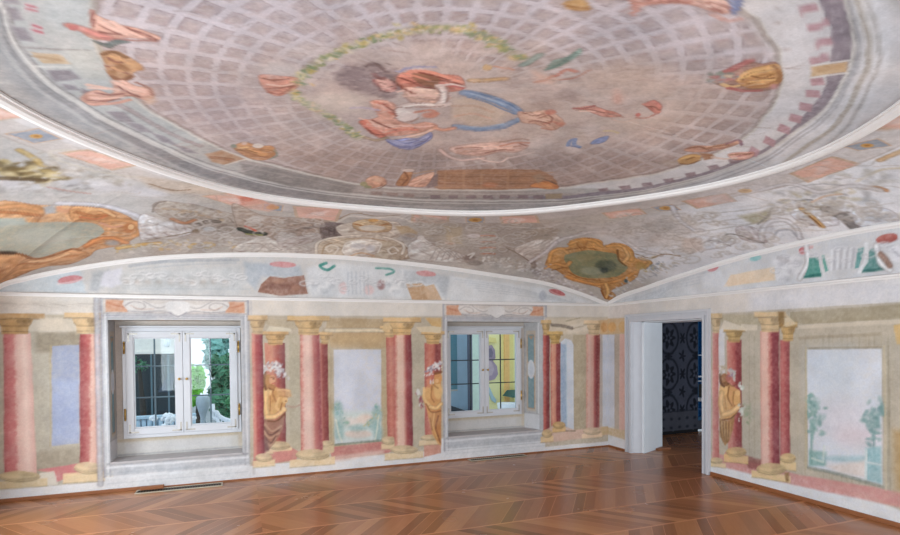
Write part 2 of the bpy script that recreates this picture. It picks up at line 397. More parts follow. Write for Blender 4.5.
def capital(S,cx,w,y0,y1,col=GOLD,ab=1.25,d=0):
    m=sum(col)/3; col=tuple(int((.88*c+.12*m)*.97) for c in col); h=y1-y0; dk=tuple(int(c*.68) for c in col); lt=tuple(min(255,int(c*1.12)) for c in col)
    S.poly([(cx-w*.36,y0+h*.55),(cx+w*.36,y0+h*.55),(cx+w*.34,y1),(cx-w*.34,y1)],col)
    S.poly([(cx-w*.5,y0+h*.25),(cx+w*.5,y0+h*.25),(cx+w*.44,y0+h*.48),(cx+w*.35,y0+h*.66),(cx-w*.35,y0+h*.66),(cx-w*.44,y0+h*.48)],col)
    S.poly([(cx+w*.1,y0+h*.28),(cx+w*.46,y0+h*.28),(cx+w*.34,y0+h*.64),(cx+w*.12,y0+h*.64)],dk,f=.05,a=.55)
    S.poly([(cx-w*.2,y0+h*.3),(cx+w*.05,y0+h*.3),(cx+w*.02,y1),(cx-w*.16,y1)],lt,f=.05,a=.7)
    S.poly([(cx-w*.5*ab,y0),(cx+w*.5*ab,y0-d),(cx+w*.5*ab,y0+h*.24-d),(cx-w*.5*ab,y0+h*.24)],lt)
    S.line([(cx-w*.5*ab,y0+h*.26),(cx+w*.5*ab,y0+h*.26-d)],.012,dk,a=.7,sm=0)
    S.line([(cx-w*.34,y1-h*.12),(cx+w*.34,y1-h*.12)],.010,dk,a=.6,sm=0); S.line([(cx-w*.35,y1-h*.3),(cx+w*.35,y1-h*.3)],.010,lt,a=.6,sm=0)
    S.poly([(cx+w*.2*ab,y0),(cx+w*.5*ab,y0-d),(cx+w*.5*ab,y0+h*.24-d),(cx+w*.25*ab,y0+h*.24)],dk,f=.05,a=.35); S.line([(cx-w*.44,y0+h*.48),(cx-w*.3,y0+h*.62),(cx+w*.3,y0+h*.62),(cx+w*.44,y0+h*.48)],.010,dk,a=.6)
    for q in np.linspace(-.38,.38,6): S.ell(cx+w*q,y0+h*.40,w*.045,h*.07,dk if q>0 else lt,f=.01,a=.5)
def base(S,cx,w,y0,y1,y2,d=0,col=TAN,pl=1.35,slope=-.08):
    dk=tuple(int(c*.74) for c in col); lt=tuple(min(255,int(c*1.1)) for c in col); h=y1-y0
    q=pl*w/2
    S.poly([(cx-q,y1-h*.1-slope*q),(cx+q,y1-h*.1+slope*q),(cx+q,y2+slope*q),(cx-q,y2-slope*q)],lt)
    S.line([(cx-q,y2-slope*q),(cx+q,y2+slope*q)],.012,dk,a=.5,sm=0)
    cy=(y0+y1)/2; E=lambda rx,ry,a,b,dy=0: [(cx+rx*math.cos(t),cy+dy+ry*math.sin(t)) for t in np.linspace(a,b,12)]
    S.ell(cx,cy,w*.57,h*.60,col,n=20); S.ell(cx+w*.30,cy+h*.05,w*.24,h*.44,dk,f=.06,a=.4); S.ell(cx-w*.22,cy+h*.08,w*.24,h*.3,lt,f=.05,a=.7)
    S.line(E(w*.55,h*.58,.15,3.0),.012,dk,a=.75,sm=0); S.line(E(w*.50,h*.40,.2,2.95,-h*.04),.010,dk,a=.5,sm=0); S.line(E(w*.45,h*.22,.2,2.95,-h*.16),.012,lt,a=.5,sm=0)
# frieze and foot of the painted architecture
B.poly([(-20,290),(640,300),(640,317.5),(-20,314)],(218,212,206),f=.03)
B.poly([(-20,318),(103,318),(103,333),(-20,333)],(196,186,172),f=.03)
B.poly([(-30,482),(103,470),(640,420),(640,470),(-30,530)],(224,224,228),f=.03)
B.poly([(-30,300),(100,302),(100,312),(-30,310)],(208,200,192),f=.05,a=.6)
for x in range(-10,100,6): B.line([(x,301+random.random()*5),(x+20,303+random.random()*6)],.006,(172,160,150),a=.35)
# --- left bay
B.poly([(-20,332),(103,331),(103,482),(-20,490)],(174,166,152))
B.poly([(36,333),(82,332),(82,352),(36,352)],(142,130,112),f=.08,a=.8)
B.poly([(52,346),(79,345),(79,443),(52,446)],(154,160,182)); B.poly([(52,380),(79,380),(79,440),(52,444)],(160,170,200),f=.1,a=.7)
B.line([(50.5,346),(50.5,446)],.02,(176,160,130),a=.7,sm=0)
B.poly([(34,452),(84,446),(84,470),(34,474)],(160,150,134),f=.08)
B.poly([(36,470),(82,463),(100,468),(74,476),(56,482),(52,473)],(196,124,126))
B.poly([(40,473),(54,471),(58,484),(36,486)],(214,206,194))
shaft(B,3.5,30.5,333,4,37,474,LITL); capital(B,15,38,313.5,334,(186,146,96),1.55)
base(B,19,38,472,481,488,0,(196,176,140),1.5)
shaft(B,79.5,100,334,80,99.5,468,[(0,(140,66,70)),(.3,(166,84,86)),(.45,(178,100,98)),(.6,(216,170,158)),(1,(204,146,138))]); capital(B,86,28,312.5,333.5,GOLD,1.55)
base(B,88,25,463,473,482,0,TAN,2.0)
B.poly([(40,318),(62,318),(72,331),(40,332)],(206,194,178),f=.04)
# --- window surrounds (painted frame and frieze panel), drawn for both windows
def surround(S,L,R,T,zb,Ln,Rn):
    # everything in wall metres: outer frame L..R, niche Ln..Rn
    P=lambda a,b,c,d,col,**k: S.poly([(a,c),(b,c),(b,d),(a,d)],col,met=True,**k)
    P(L,R,zb,T,(186,188,194)); P(L,R,zb-.2,zb,(216,216,220))
    for o,w,col in ((.0,.02,(160,158,166)),(.035,.012,(214,214,218)),(.058,.014,(168,168,174))):
        for x in (L+o,R-o): S.line([(x,zb),(x,T)],w,col,sm=0,met=True,f=.01)
        S.line([(L+o,NZ1+.04+(.02-o)*.3),(R-o,NZ1+.04+(.02-o)*.3)],w,col,sm=0,met=True,f=.01)
    # frieze panel
    P(L+.02,R-.02,1.935,2.095,(206,198,192))
    for o in (1.935,2.09): S.line([(L+.02,o),(R-.02,o)],.012,(164,158,160),sm=0,met=True,f=.01)
    W=R-L
    for sx in (1,-1):
        e=lambda u: (L+u*W) if sx>0 else (R-u*W)
        S.poly([(e(.03),1.95),(e(.17),1.95),(e(.14),2.08),(e(.03),2.08)],(206,152,122),met=True,a=.9)
        S.line([(e(.04),2.05),(e(.09),2.02),(e(.16),2.0)],.02,(186,120,92),met=True,a=.7)
        S.poly([(e(.14),2.06),(e(.24),2.08),(e(.36),2.04),(e(.47),2.06),(e(.5),1.90),(e(.45),1.93),(e(.36),1.96),(e(.24),1.94),(e(.16),1.98)],(216,212,210),met=True,sm=1)
        S.line([(e(.15),2.02),(e(.2),2.06),(e(.26),2.05),(e(.28),2.0),(e(.24),1.975),(e(.21),2.0)],.014,(166,158,158),met=True,a=.8)
        S.line([(e(.27),2.07),(e(.36),2.0),(e(.42),2.02),(e(.47),2.07)],.012,(160,154,156),met=True,a=.8)
        S.line([(e(.17),1.96),(e(.28),1.95),(e(.38),1.965),(e(.44),1.94),(e(.5),1.90)],.014,(150,146,152),met=True,a=.8)
        S.line([(e(.19),2.02),(e(.25),1.98),(e(.34),1.985)],.01,(188,150,130),met=True,a=.6)
    S.poly([(L+.44*W,2.07),(L+.56*W,2.07),(L+.58*W,1.99),(L+.5*W,1.89),(L+.42*W,1.99)],(220,218,218),met=True,sm=1)
    S.line([(L+.44*W,1.95),(L+.5*W,1.905),(L+.56*W,1.95)],.014,(140,138,146),met=True)
    # sill lines and apron
    for z,w,col in ((.275,.02,(150,150,156)),(.235,.025,(226,226,230)),(.17,.012,(172,176,184)),(.12,.02,(224,226,230)),(.06,.008,(190,194,200))):
        S.line([(L+.03,z),(R-.03,z)],w,col,sm=0,met=True,a=.85)
surround(B,-6.66,-5.15,2.1,.14,*NICHES[0]); surround(B,-2.68,-1.08,2.1,.10,*NICHES[1])
B.line([(-6.70,.06),(-6.70,2.09)],.05,(178,180,190),sm=0,met=True,a=.8); B.line([(-5.12,.03),(-5.12,2.09)],.03,(196,192,192),sm=0,met=True,a=.8)
# --- centre bay
B.poly([(250,317),(441,317),(441,450),(250,466)],(188,176,158))
B.poly([(322,331),(392,331),(392,448),(322,450)],(184,164,132))
B.poly([(289,334),(301,334),(302,448),(290,450)],(180,170,150)); B.poly([(408,334),(424,334),(424,448),(410,450)],(182,172,154))
B.poly([(327,318),(387,319),(392,328),(326,328)],(178,156,124)); B.line([(326,330.3),(392,330.3)],.05,(214,200,174),sm=0)
B.poly([(328,333),(390,333),(386,348),(331,348)],(186,160,124))
for x in (331,388): B.line([(x,349),(x,440)],.016,(160,146,120),sm=0,a=.6)
B.poly([(333.6,349.5),(381.2,349.5),(381.2,441),(335,444.5)],(204,208,222)); 
B.poly([(334,350),(358,350),(358,400),(334,400)],(210,214,226),f=.25,a=.6); B.poly([(334,412),(381,410),(381,441),(335,444)],(200,210,206),f=.1)
B.ell(350,422,10,5,(224,212,204),f=.08); B.ell(366,419,9,5,(228,206,192),f=.08); B.ell(358,434,14,4,(216,188,174),f=.05,a=.7)
for c in [(338,410,5,9),(342,423,7,4),(377,415,5,10),(372,424,6,5),(339,432,5,8),(378,432,5,9),(357,428,9,3)]: B.ell(*c,(130,166,164),f=.07,a=.62)
B.dabs([(337,402),(341,418),(352,424)],26,.03,.018,[(120,160,158),(150,180,160),(170,190,200)],.6); B.dabs([(379,404),(375,416),(366,424)],26,.03,.018,[(120,160,158),(150,180,160),(196,180,130)],.6)
B.line([(336,420),(339,435),(342,442)],.02,(226,224,206),a=.7); B.line([(379,415),(377,430),(375,440)],.02,(226,224,206),a=.7)
B.line([(335,445),(358,442.5),(382,440.5)],.03,(120,128,112),a=.8)
B.poly([(333,447),(383,441.5),(398,449),(388,453),(333,460),(330,452)],(192,128,122)); B.poly([(334,456),(384,450),(384,454),(334,462)],(216,190,178),f=.05,a=.8)
B.poly([(254,454),(285,444),(300,452),(296,460),(272,464),(252,466)],(196,134,126)); B.poly([(424,444),(441,440),(441,453),(424,457)],(206,150,132))
# back row columns
shaft(B,264.5,285,343,268,286,444,[(0,(196,128,112)),(.35,(206,140,122)),(.6,(170,92,86)),(.78,DRED),(1,(118,58,66))]); capital(B,275.5,21,331,345,(204,164,112),1.25)
B.poly([(266,331),(270,325),(290,327),(292,332)],(214,204,184)); B.poly([(258,318),(292,320),(296,329),(270,326)],(186,172,150)); base(B,279,20,442,449,453,0,TAN,1.3)
B.poly([(273,452),(293,450),(290,459),(277,461)],(204,140,132))
shaft(B,320,327.5,343,322,329,443,[(0,(196,126,116)),(.3,(150,78,78)),(1,(122,58,64))]); capital(B,325,10,332,344,(206,170,120),1.5); base(B,327,11,441,447,450,0,TAN,1.2)
B.poly([(322,447),(334,445),(334,452),(324,456)],(206,186,152))
shaft(B,386,395,336,387.5,396,439,[(0,(176,98,92)),(.5,(200,124,112)),(1,(178,100,92))]); capital(B,389.5,13,326,337,(212,178,130),1.5); base(B,389,13,437,444,449,0,TAN,1.15)
B.poly([(383,325),(396,318),(397,328),(382,331)],(208,182,140))
shaft(B,424.5,441,343,425,441,438,[(0,(176,96,92)),(.3,(198,120,106)),(.55,(184,100,92)),(.7,(132,64,68)),(1,(150,80,80))]); capital(B,433,18,331,344,(208,168,112),1.3); base(B,430,17,435,440,445,0,TAN,1.3)
B.poly([(416,327),(441,326),(441,333),(420,332)],(216,200,172)); B.poly([(425,318),(441,318),(441,327),(432,326)],(212,174,120))
# --- bearded figures with leaf crowns
def fig1(S):
    L=S.line; E=S.ell
    S.poly([(263,419),(276,420),(285,414),(283,428),(277,440),(269,450),(262,452)],(146,104,88))
    for p in ([(265,424),(272,431),(281,426)],[(264,431),(270,438),(279,433)],[(265,440),(270,446),(276,438)]): L(p,.024,(190,150,124),a=.8)
    for p in ([(264,427),(270,435),(279,430)],[(265,436),(271,443),(276,436)],[(263,444),(268,450)]): L(p,.018,(92,58,56),a=.8)
    S.poly([(262,434),(268,440),(269,451),(262,453)],(100,62,66),f=.03,a=.8)
    S.poly([(263,386),(272,384),(279,389),(285,393),(284,403),(278,412),(270,418),(264,416)],(214,168,108),f=.02)
    S.poly([(271,390),(277,391),(275,402),(270,403)],(186,130,78),f=.04,a=.7); E(269,391,3.5,3.5,(234,198,144),f=.04,a=.8); L([(274,386),(273,394),(277,404)],.018,(140,90,54),a=.7)
    S.poly([(277,388),(290,390),(292,396),(285,399),(278,394)],(200,152,106),f=.04,a=.85); L([(278,390),(284,390),(290,391)],.02,(226,184,136),a=.8); L([(280,396),(288,397)],.016,(150,100,64),a=.7)
    E(281,403,4.6,7,(212,162,102)); E(285,400,2.8,3.2,(226,182,126)); L([(279,398),(276,407),(281,412)],.028,(230,186,130)); L([(282,403),(280,410)],.016,(140,90,54),a=.8); E(286,401,.8,.8,(120,76,50)); L([(288,406),(294,407),(300,404.5)],.022,(170,136,122),a=.8); 
    L([(266,392),(265,403),(267,414)],.062,(228,188,132)); L([(267,417),(276,416),(284,410)],.052,(234,194,138)); E(284,409,2.2,2.2,(236,200,148)); L([(268,421),(277,420.5),(285,414)],.018,(108,66,46)); L([(270,396),(270,411)],.014,(150,98,58),a=.8)
    E(268,381,5,6.5,(182,126,74)); L([(265,373),(263.5,382),(266,389)],.034,(112,72,46)); E(272.5,380,3.6,4.6,(222,166,130)); E(271.5,387,4.4,3,(170,116,74)); L([(274.5,378),(276.2,381.5),(274.6,382)],.014,(176,112,88),a=.8); L([(270.5,377.6),(274,377.4)],.012,(120,72,52),a=.8); L([(269,388),(274,390)],.02,(112,70,44),a=.8); E(273.4,379,.9,.6,(80,50,44)); L([(272,383.4),(275,383)],.012,(190,92,84))
    S.dabs([(263,370),(269,366),(277,368),(284,372)],60,.03,.022,[(214,214,218),(190,190,198),(230,228,226),(150,142,152)],.9); S.dabs([(276,374),(284,377),(287,381)],10,.02,.016,[(206,204,210),(160,150,160)],.8)
def fig2(S):
    L=S.line; E=S.ell
    S.poly([(441,376),(433,381),(426,387),(422,396),(426,407),(429,420),(432,434),(438,444),(441,446)],(212,158,96),f=.02)
    S.poly([(441,409),(432,411),(431,422),(435,438),(441,444)],(186,122,70),f=.02); L([(434,414),(433,426),(437,438)],.024,(226,180,114),a=.8); L([(438,416),(436,428),(440,442)],.026,(118,66,42),a=.8); L([(430,418),(432,430)],.018,(130,78,48),a=.7)
    E(438,391,4.5,8,(232,190,128),f=.04,a=.85); E(428,393,4,6,(222,172,112),f=.03); L([(424,388),(424,398),(430,406)],.034,(234,194,136)); L([(430,407),(436,408),(441,404)],.045,(236,196,136)); L([(426,404),(431,412),(441,411)],.016,(126,76,46)); L([(432,386),(431,396),(434,402)],.018,(146,92,54),a=.8)
    E(438,378,4,6,(208,150,90)); L([(435,373.5),(441,372)],.036,(112,62,38)); E(437,381,2,2,(226,178,126)); L([(433,384),(438,388)],.018,(140,88,52),a=.7); S.poly([(426,380),(431,377),(431,387),(427,388)],(214,140,112),f=.02,a=.8)
    S.dabs([(427,375),(430,371),(434,366),(440,364)],60,.028,.022,[(210,212,218),(180,176,188),(226,226,228),(128,120,142)],.9); S.dabs([(431,380),(433,384)],8,.015,.016,[(216,216,222)],.8)
    S.dabs([(417,394),(421,398),(421,406)],20,.018,.018,[(156,84,94),(124,66,82),(206,206,206)],.85); E(418,392,1.8,3.4,(220,222,222))
B.fade=.13; B.fcol=hx((206,186,166)); fig1(B); fig2(B); B.fade=0.
# front row columns
shaft(B,251.4,262.7,333,254,264.5,457,[(0,(206,140,132)),(.22,(206,130,122)),(.38,(172,88,90)),(.7,(150,70,78)),(1,(112,52,62))]); capital(B,257.5,15,315.5,334,GOLD,1.3); base(B,264,15,454,461,467,0,TAN,1.5)
shaft(B,300,319.5,334,301,323,453,LIT); capital(B,308.5,29,316,335,(208,170,116),1.45); base(B,312.5,30,450,459,466,0,TAN,1.5)
shaft(B,394,411.5,334,394.5,413,448,[(0,(184,104,100)),(.1,(204,138,128)),(.22,(226,188,172)),(.5,(222,178,166)),(.6,(196,128,120)),(.7,(150,72,76)),(1,(118,54,64))]); capital(B,402,26,317.5,335,(212,172,116),1.45); base(B,404,25,446,453,459,0,TAN,1.55)
# --- right bay up to the corner
B.poly([(545,318),(612,318),(612,441),(545,447)],(190,178,160)); B.poly([(545,318),(612,318),(612,334),(545,334)],(208,194,174),f=.04)
B.poly([(573,335),(586.5,335),(586.5,430),(573.5,431)],(176,162,138)); B.poly([(566,326),(586,322),(590,330),(568,334)],(214,202,186),f=.04)
shaft(B,543,549.6,334,543.3,549.6,432,[(0,(196,110,104)),(.4,(176,84,80)),(.6,(132,60,66)),(1,(116,52,60))]); capital(B,546,8.5,320,335,(204,166,110),1.25)
shaft(B,550.5,560.5,343,551,560.5,426,[(0,(196,110,100)),(.2,(220,158,136)),(.5,(206,132,116)),(.62,(140,62,66)),(1,(126,58,66))]); capital(B,555,12,331.5,344,(202,164,96),1.3)
B.poly([(560.6,342),(565,338),(571,340),(573.5,345),(573.8,430),(566,430),(561,426)],(206,212,224)); B.poly([(560.6,344),(566.5,344),(566.8,428),(561,425)],(154,172,196),f=.03)
B.line([(566,340),(567,430)],.012,(186,206,214),sm=0)
shaft(B,586.3,600,334,586,599.5,429,[(0,(212,150,138)),(.2,(224,184,174)),(.5,(216,160,150)),(.62,(170,88,88)),(.8,(126,58,64)),(1,(160,96,92))]); capital(B,594,15,320.5,335,(214,184,144),1.4)
B.poly([(600,334),(602.5,334),(602.5,428),(599.6,429)],(186,174,168)); B.poly([(602.5,334.5),(616,334.5),(616,427),(602.5,428)],(204,208,220))
B.poly([(600,320),(612,320),(612,334),(600,334)],(208,176,136),f=.03)
B.ell(604,327,3,5,(196,148,96),f=.03,a=.8); B.line([(566,321),(580,318)],.02,(150,140,120),a=.6); B.line([(572,329),(586,325)],.02,(168,152,130),a=.6); B.line([(552,325),(563,326),(572,328)],.04,(110,100,92),a=.7)
B.poly([(545,430),(556,424),(575,430),(590,428),(612,426),(612,434),(586,438),(545,443)],(212,180,164),f=.03)
base(B,547,9,430,437,442,0,(206,178,136),1.4); base(B,559,11,422,428,432,0,(200,164,110),1.2); base(B,592,16,428,434,438,0,(216,192,164),1.3); B.poly([(600,427),(612,426),(612,434),(602,435)],(200,176,140),f=.03)
B.line([(566,431),(575,431)],.016,(130,116,100),sm=0)
# --- lunette above the string course
B.poly([(-20,294),(640,305),(640,230),(-20,230)],(205,204,205))
def lun(S):
    S.poly([(0,287),(30,277),(80,268),(86,293),(0,292)],(196,206,214),f=.05); S.ell(70,279.5,12.5,4,(204,136,140),rot=-10); S.line([(58,284),(72,282),(83,279)],.02,(226,206,208),a=.7)
    S.poly([(92,272),(108,270),(104,285),(98,292),(90,290)],(176,180,186),f=.06); S.poly([(104,272),(122,268),(122,284),(112,288),(100,286)],(214,214,224),f=.04)
    S.poly([(122,272),(240,266),(250,284),(240,292),(122,291)],(200,202,204),f=.1)
    for x in range(124,232,11): S.ell(x+random.random()*6,279+random.random()*6,6,4.5,(178,178,178),rot=random.random()*90,f=.06,a=.55); S.ell(x+4,276+random.random()*8,4,3,(222,220,220),f=.04,a=.7); S.ell(x+2,282,3,2,(176,160,150),f=.04,a=.4)
    S.line([(130,266),(170,261),(238,260)],.035,(168,172,180),a=.8); S.line([(130,270),(180,265),(236,263)],.014,(180,184,190),a=.8)
    S.line([(140,289),(250,289)],.012,(186,190,194),sm=0)
    S.poly([(244,262),(300,266),(304,278),(262,276),(256,290),(246,280)],(176,184,194),f=.06); S.ell(283,264.6,13.5,3,(204,142,144),rot=3)
    S.poly([(258,292),(261,284),(270,276),(284,278),(304,275),(308,294),(280,296)],(150,112,98)); S.poly([(262,288),(275,280),(290,284),(300,279),(304,291)],(120,86,78),f=.05,a=.6); S.ell(278,281,6,2.5,(178,140,120),f=.04,a=.7); S.ell(296,288,5,3,(176,136,116),f=.04,a=.6)
    S.poly([(306,268),(330,262),(420,270),(450,280),(470,298),(310,296)],(212,214,218),f=.06)
    for x,y in [(312,284),(322,289),(330,284),(386,282),(394,290),(402,284),(410,276)]: S.ell(x,y,5,4,(226,226,228),f=.04); S.ell(x+2,y+2,4,2.5,(180,184,190),f=.04,a=.6)
    S.line([(326,263),(320,266),(327,270),(334,266)],.035,(70,140,132)); S.line([(376,268),(390,269),(394,272),(386,275)],.028,(92,150,142),a=.9)
    S.ell(343,288,4,6,(220,180,180),f=.04,a=.7); S.ell(369,290,5,5,(224,184,182),f=.04,a=.7); S.ell(381,285,4,5,(140,96,96),f=.04,a=.8)
    for x in range(348,370,4): S.line([(x,272),(x+.5,294)],.018,(188,192,200),sm=0,a=.8)
    S.poly([(406,284),(422,283),(440,300),(412,300)],(196,160,126)); S.poly([(424,287),(434,284),(442,300),(428,300)],(208,178,150)); S.poly([(404,270),(450,276),(446,300),(436,284),(404,282)],(184,188,194),f=.05,a=.8); S.ell(426,273.5,10,2.8,(206,148,148),rot=6)
    S.poly([(450,276),(560,290),(590,302),(450,303)],(214,216,220),f=.05)
    for k in range(5): S.line([(455+k*6,279+k*3),(500+k*8,285+k*3),(556+k*5,297+k*1.5)],.014,(190,194,200),a=.7)
    S.ell(557,292.5,8.6,2.7,(188,96,98),rot=17); S.line([(549,290),(558,295),(566,296)],.012,(226,190,190),a=.8); S.ell(543,296,4,5,(176,180,192),f=.05,a=.8)
lun(B)
def scroll(S,x,y,r,lt,dk,wd,a=.7):
    sgn=random.choice((-1,1)); a0=random.random()*6.3; P=[(x+r*(1-k/14)*math.cos(a0+sgn*k*.55)*1.25,y+r*.5*(1-k/14)*math.sin(a0+sgn*k*.55)) for k in range(13)]
    S.line([(u+.5,v+.9) for u,v in P],wd,dk,a=a*.8); S.line(P,wd,lt,a=a)
for x in np.arange(126,245,9): scroll(B,x,random.uniform(272,284),random.uniform(5,9),(226,225,226),(164,164,168),.016,.6)
for x in np.arange(306,420,8): scroll(B,x,random.uniform(274,290),random.uniform(4,8),(230,230,232),(166,168,176),.016,.55)
B.mottle(.062,.014,.12)
f1=gridfaces(len(xs),len(zs),keep); f2=gridfaces(len(xs),46,off=NB1)
co=np.zeros((len(B.raw),3)); co[:,0]=B.raw[:,0]; co[:,2]=B.raw[:,1]
wall_back=pigment_mesh('wall_back',co,np.vstack([f1,f2]),B.c,FRESCO,kind='structure')
# ================================================================== RIGHT WALL (door)
DY0,DY1,DZ=-1.86,-.57,1.845
ys=np.r_[axis_pts(-L2,-4.6,.05),axis_pts(-4.6,0,.0115,[DY0,DY1])[1:]]; zs=axis_pts(FZ,ZC,.0115,[DZ])
ym=(ys[:-1]+ys[1:])/2; zm=(zs[:-1]+zs[1:])/2
keep=~(((ym>DY0)&(ym<DY1))[:,None]&(zm<DZ)[None,:])
g1=np.stack(np.meshgrid(ys,zs,indexing='ij'),-1).reshape(-1,2)
g2=np.stack([np.repeat(ys,46),(ZC+np.outer(ARC2(ys)-ZC,tt)).ravel()],1)
R=Surf(np.vstack([g1,g2]),(182,173,158),lambda p: onplane(p,0,0)[:,[1,2]])
NR1=len(g1)
# u grows towards the corner here, so "left" in the room is larger y
def shaftR(xl,xr,yt,xlb,xrb,yb,st): R.quad((xr,yt),(xl,yt),(xlb,yb),(xrb,yb),[(1-t,c) for t,c in salmon(st)][::-1])
R.poly([(600,300),(930,270),(930,312),(600,318)],(216,211,208),f=.04); R.poly([(750,292),(930,272),(930,306),(750,312)],(214,214,220),f=.2)
R.poly([(606,425),(700,455),(800,478),(940,522),(940,560),(600,470)],(222,224,230),f=.03)
R.poly([(606,318),(634,318),(634,334),(606,334)],(208,178,140),f=.03); R.poly([(600,334.5),(614.5,334.5),(614.5,427),(600,427)],(204,208,220)); R.poly([(614.5,334),(619.5,334),(619.5,432),(614.5,430)],(184,172,160))
shaftR(619.5,630,334,619,630,434,[(0,(220,178,170)),(.5,(218,172,166)),(1,(206,156,152))]); R.poly([(606,427),(630,431),(630,441),(606,434)],(202,180,148),f=.03)
R.ell(612,327,4,5,(212,164,106),f=.03,a=.8); R.ell(622,327,3.4,5.5,(208,164,108),f=.03,a=.8)
R.poly([(600,300),(640,298),(640,317),(600,319)],(216,208,204),f=.03)
# bay right of the door
R.poly([(711,314),(930,300),(930,500),(711,462)],(184,175,160))
for k in range(26): x=748+k*6+random.random()*4; R.line([(x,335),(x,474+(x-748)*.18)],.012,random.choice([(150,142,122),(184,174,150),(158,146,124)]),sm=0,a=.4)
R.poly([(715,315),(755,314),(760,325),(745,330),(722,322)],(182,172,150),f=.03)
R.poly([(790,312),(930,302),(930,318),(806,324),(790,322)],(164,154,132)); R.poly([(796,325.5),(892,319.5),(930,317),(930,322),(892,324),(798,329)],(204,194,178)); R.poly([(741,324),(757,325),(757,330),(741,331)],(214,204,188))
R.line([(800,338),(880,334)],.03,(150,138,116),sm=0,a=.5)
R.poly([(718.5,330),(724.5,327),(725,436),(718.5,430)],(212,212,218))
R.poly([(712,452),(760,464),(800,475),(885,489),(930,499),(930,514),(790,484),(712,464)],(204,148,144),f=.03)
R.poly([(744,455),(762,460),(762,470),(748,468)],(140,84,80),f=.03,a=.8); R.poly([(725,452),(748,456),(746,468),(722,462)],(206,146,140))
R.poly([(806.8,349),(881.6,348.6),(882.5,486),(808.5,467)],(214,219,230)); R.poly([(808,350),(850,350),(850,395),(808,395)],(204,217,232),f=.3,a=.6); R.ell(845,420,24,20,(220,214,222),f=.3,a=.8); R.ell(858,436,22,10,(224,206,212),f=.2,a=.7)
R.dabs([(809,394),(814,408),(816,420),(810,430)],60,.04,.03,[(126,164,158),(150,180,172),(112,150,146),(166,190,190)],.7); R.dabs([(880,405),(870,418),(876,428),(868,438)],50,.04,.03,[(126,160,158),(150,176,176),(118,152,152)],.7)
R.poly([(809,450),(826,452),(826,466),(809,466)],(138,172,168),f=.04); R.line([(812,432),(811,462)],.03,(120,156,150),a=.7,sm=0); R.line([(874,440),(875,470)],.02,(110,140,140),a=.7,sm=0)
R.poly([(818,456),(866,456),(864,464),(820,460)],(166,192,200),f=.05); R.poly([(826,466),(866,460),(866,478),(840,473)],(218,206,200),f=.06)
R.poly([(865,448),(881,446),(882,484),(866,480)],(150,186,192),f=.03); R.line([(866,450),(866,480)],.02,(214,222,222),sm=0); R.line([(866,462),(881,465)],.02,(206,216,218),sm=0); R.line([(824,446),(823,462),(812,458)],.02,(206,214,208),a=.8,sm=0)
R.line([(808,467.5),(845,476),(883,487)],.035,(132,138,128),a=.8); R.line([(806,347.5),(806,468)],.016,(190,178,150),sm=0); R.line([(884.5,346),(886,490)],.016,(198,186,160),sm=0); R.line([(888.5,346),(890,490)],.012,(150,142,122),sm=0,a=.7)
R.poly([(808,347),(882,346.5),(882,348.8),(808,349.5)],(146,138,120),a=.7)
R.poly([(893,325),(930,320),(930,345),(897,344)],(206,176,124)); R.poly([(893,430),(930,430),(930,500),(895,490)],(178,150,108),f=.1)
shaftR(712.5,718.6,332,712.5,719,460,[(0,(206,150,146)),(.4,(196,122,120)),(1,(176,100,100))]); capital(R,716,9,313.5,333,(206,176,134),1.35); base(R,716,12,458,463,467,0,(206,184,146),1.6,.1)
shaftR(726.5,741.5,340,728,742,452,[(0,(206,140,130)),(.3,(198,122,116)),(.52,(176,92,92)),(.7,(140,64,70)),(1,(130,60,66))]); capital(R,734,17,328,342,(194,160,104),1.25); base(R,736,18,448,456,463,0,(204,172,124),1.35,.1)
R.poly([(720,329),(724,320),(744,327),(747,331)],(218,208,192))
def fig3(S):
    L=S.line; E=S.ell
    S.poly([(719,418),(728,421),(735,415),(733,430),(730,440),(725,446),(720,436)],(158,116,72),f=.02)
    for k in range(4): L([(720+k*3,422),(721+k*2.6,433),(723+k*1.6,442)],.016,(112,78,48),a=.7); L([(721.5+k*3,422),(722.5+k*2.6,433)],.014,(202,160,108),a=.6)
    S.poly([(720,384),(727,382),(733,386),(740,391),(741,403),(737,414),(729,420),(720,419),(718,404)],(206,158,98),f=.02)
    E(724,390,4,5,(230,188,130),f=.03,a=.9); E(736,398,3.8,7,(212,164,106)); E(738,393,2.6,3,(226,182,124)); L([(729,387),(728,397),(732,406)],.02,(132,88,50)); L([(734,392),(733,403),(737,410)],.02,(146,98,58),a=.8)
    L([(722,393),(721,404),(723,414)],.06,(230,188,132)); L([(723,415),(731,412),(738,407)],.05,(232,192,138)); L([(722,420),(731,418),(737,413)],.018,(104,66,42)); E(738,407,2,2.2,(236,198,146)); L([(725,398),(726,410)],.014,(150,100,60),a=.8)
    E(724,379,4,5.5,(150,98,60)); L([(720,375),(721,383),(724,386)],.034,(88,54,38)); E(728,378,2.6,3.6,(168,98,92)); E(726,384,3.4,2.2,(120,78,50)); L([(728,383),(732,386),(736,385)],.016,(110,72,52),a=.7)
    S.dabs([(720,372),(723,366),(727,370)],22,.018,.02,[(190,180,160),(160,150,130),(206,200,196)],.8); S.dabs([(728,370),(732,373),(734,378)],26,.02,.022,[(176,186,182),(206,210,208),(150,120,146),(196,190,200)],.85); S.dabs([(740,384),(742,390)],14,.014,.02,[(220,226,224),(190,204,196)],.9); S.dabs([(740,404),(742,410),(739,420)],24,.016,.022,[(220,226,224),(190,204,196),(130,80,70)],.85)
R.fade=.12; R.fcol=hx((206,186,166)); fig3(R); R.fade=0.; R.dabs([(748,404),(746,416),(752,426)],20,.03,.03,[(140,156,128),(158,164,140)],.5)
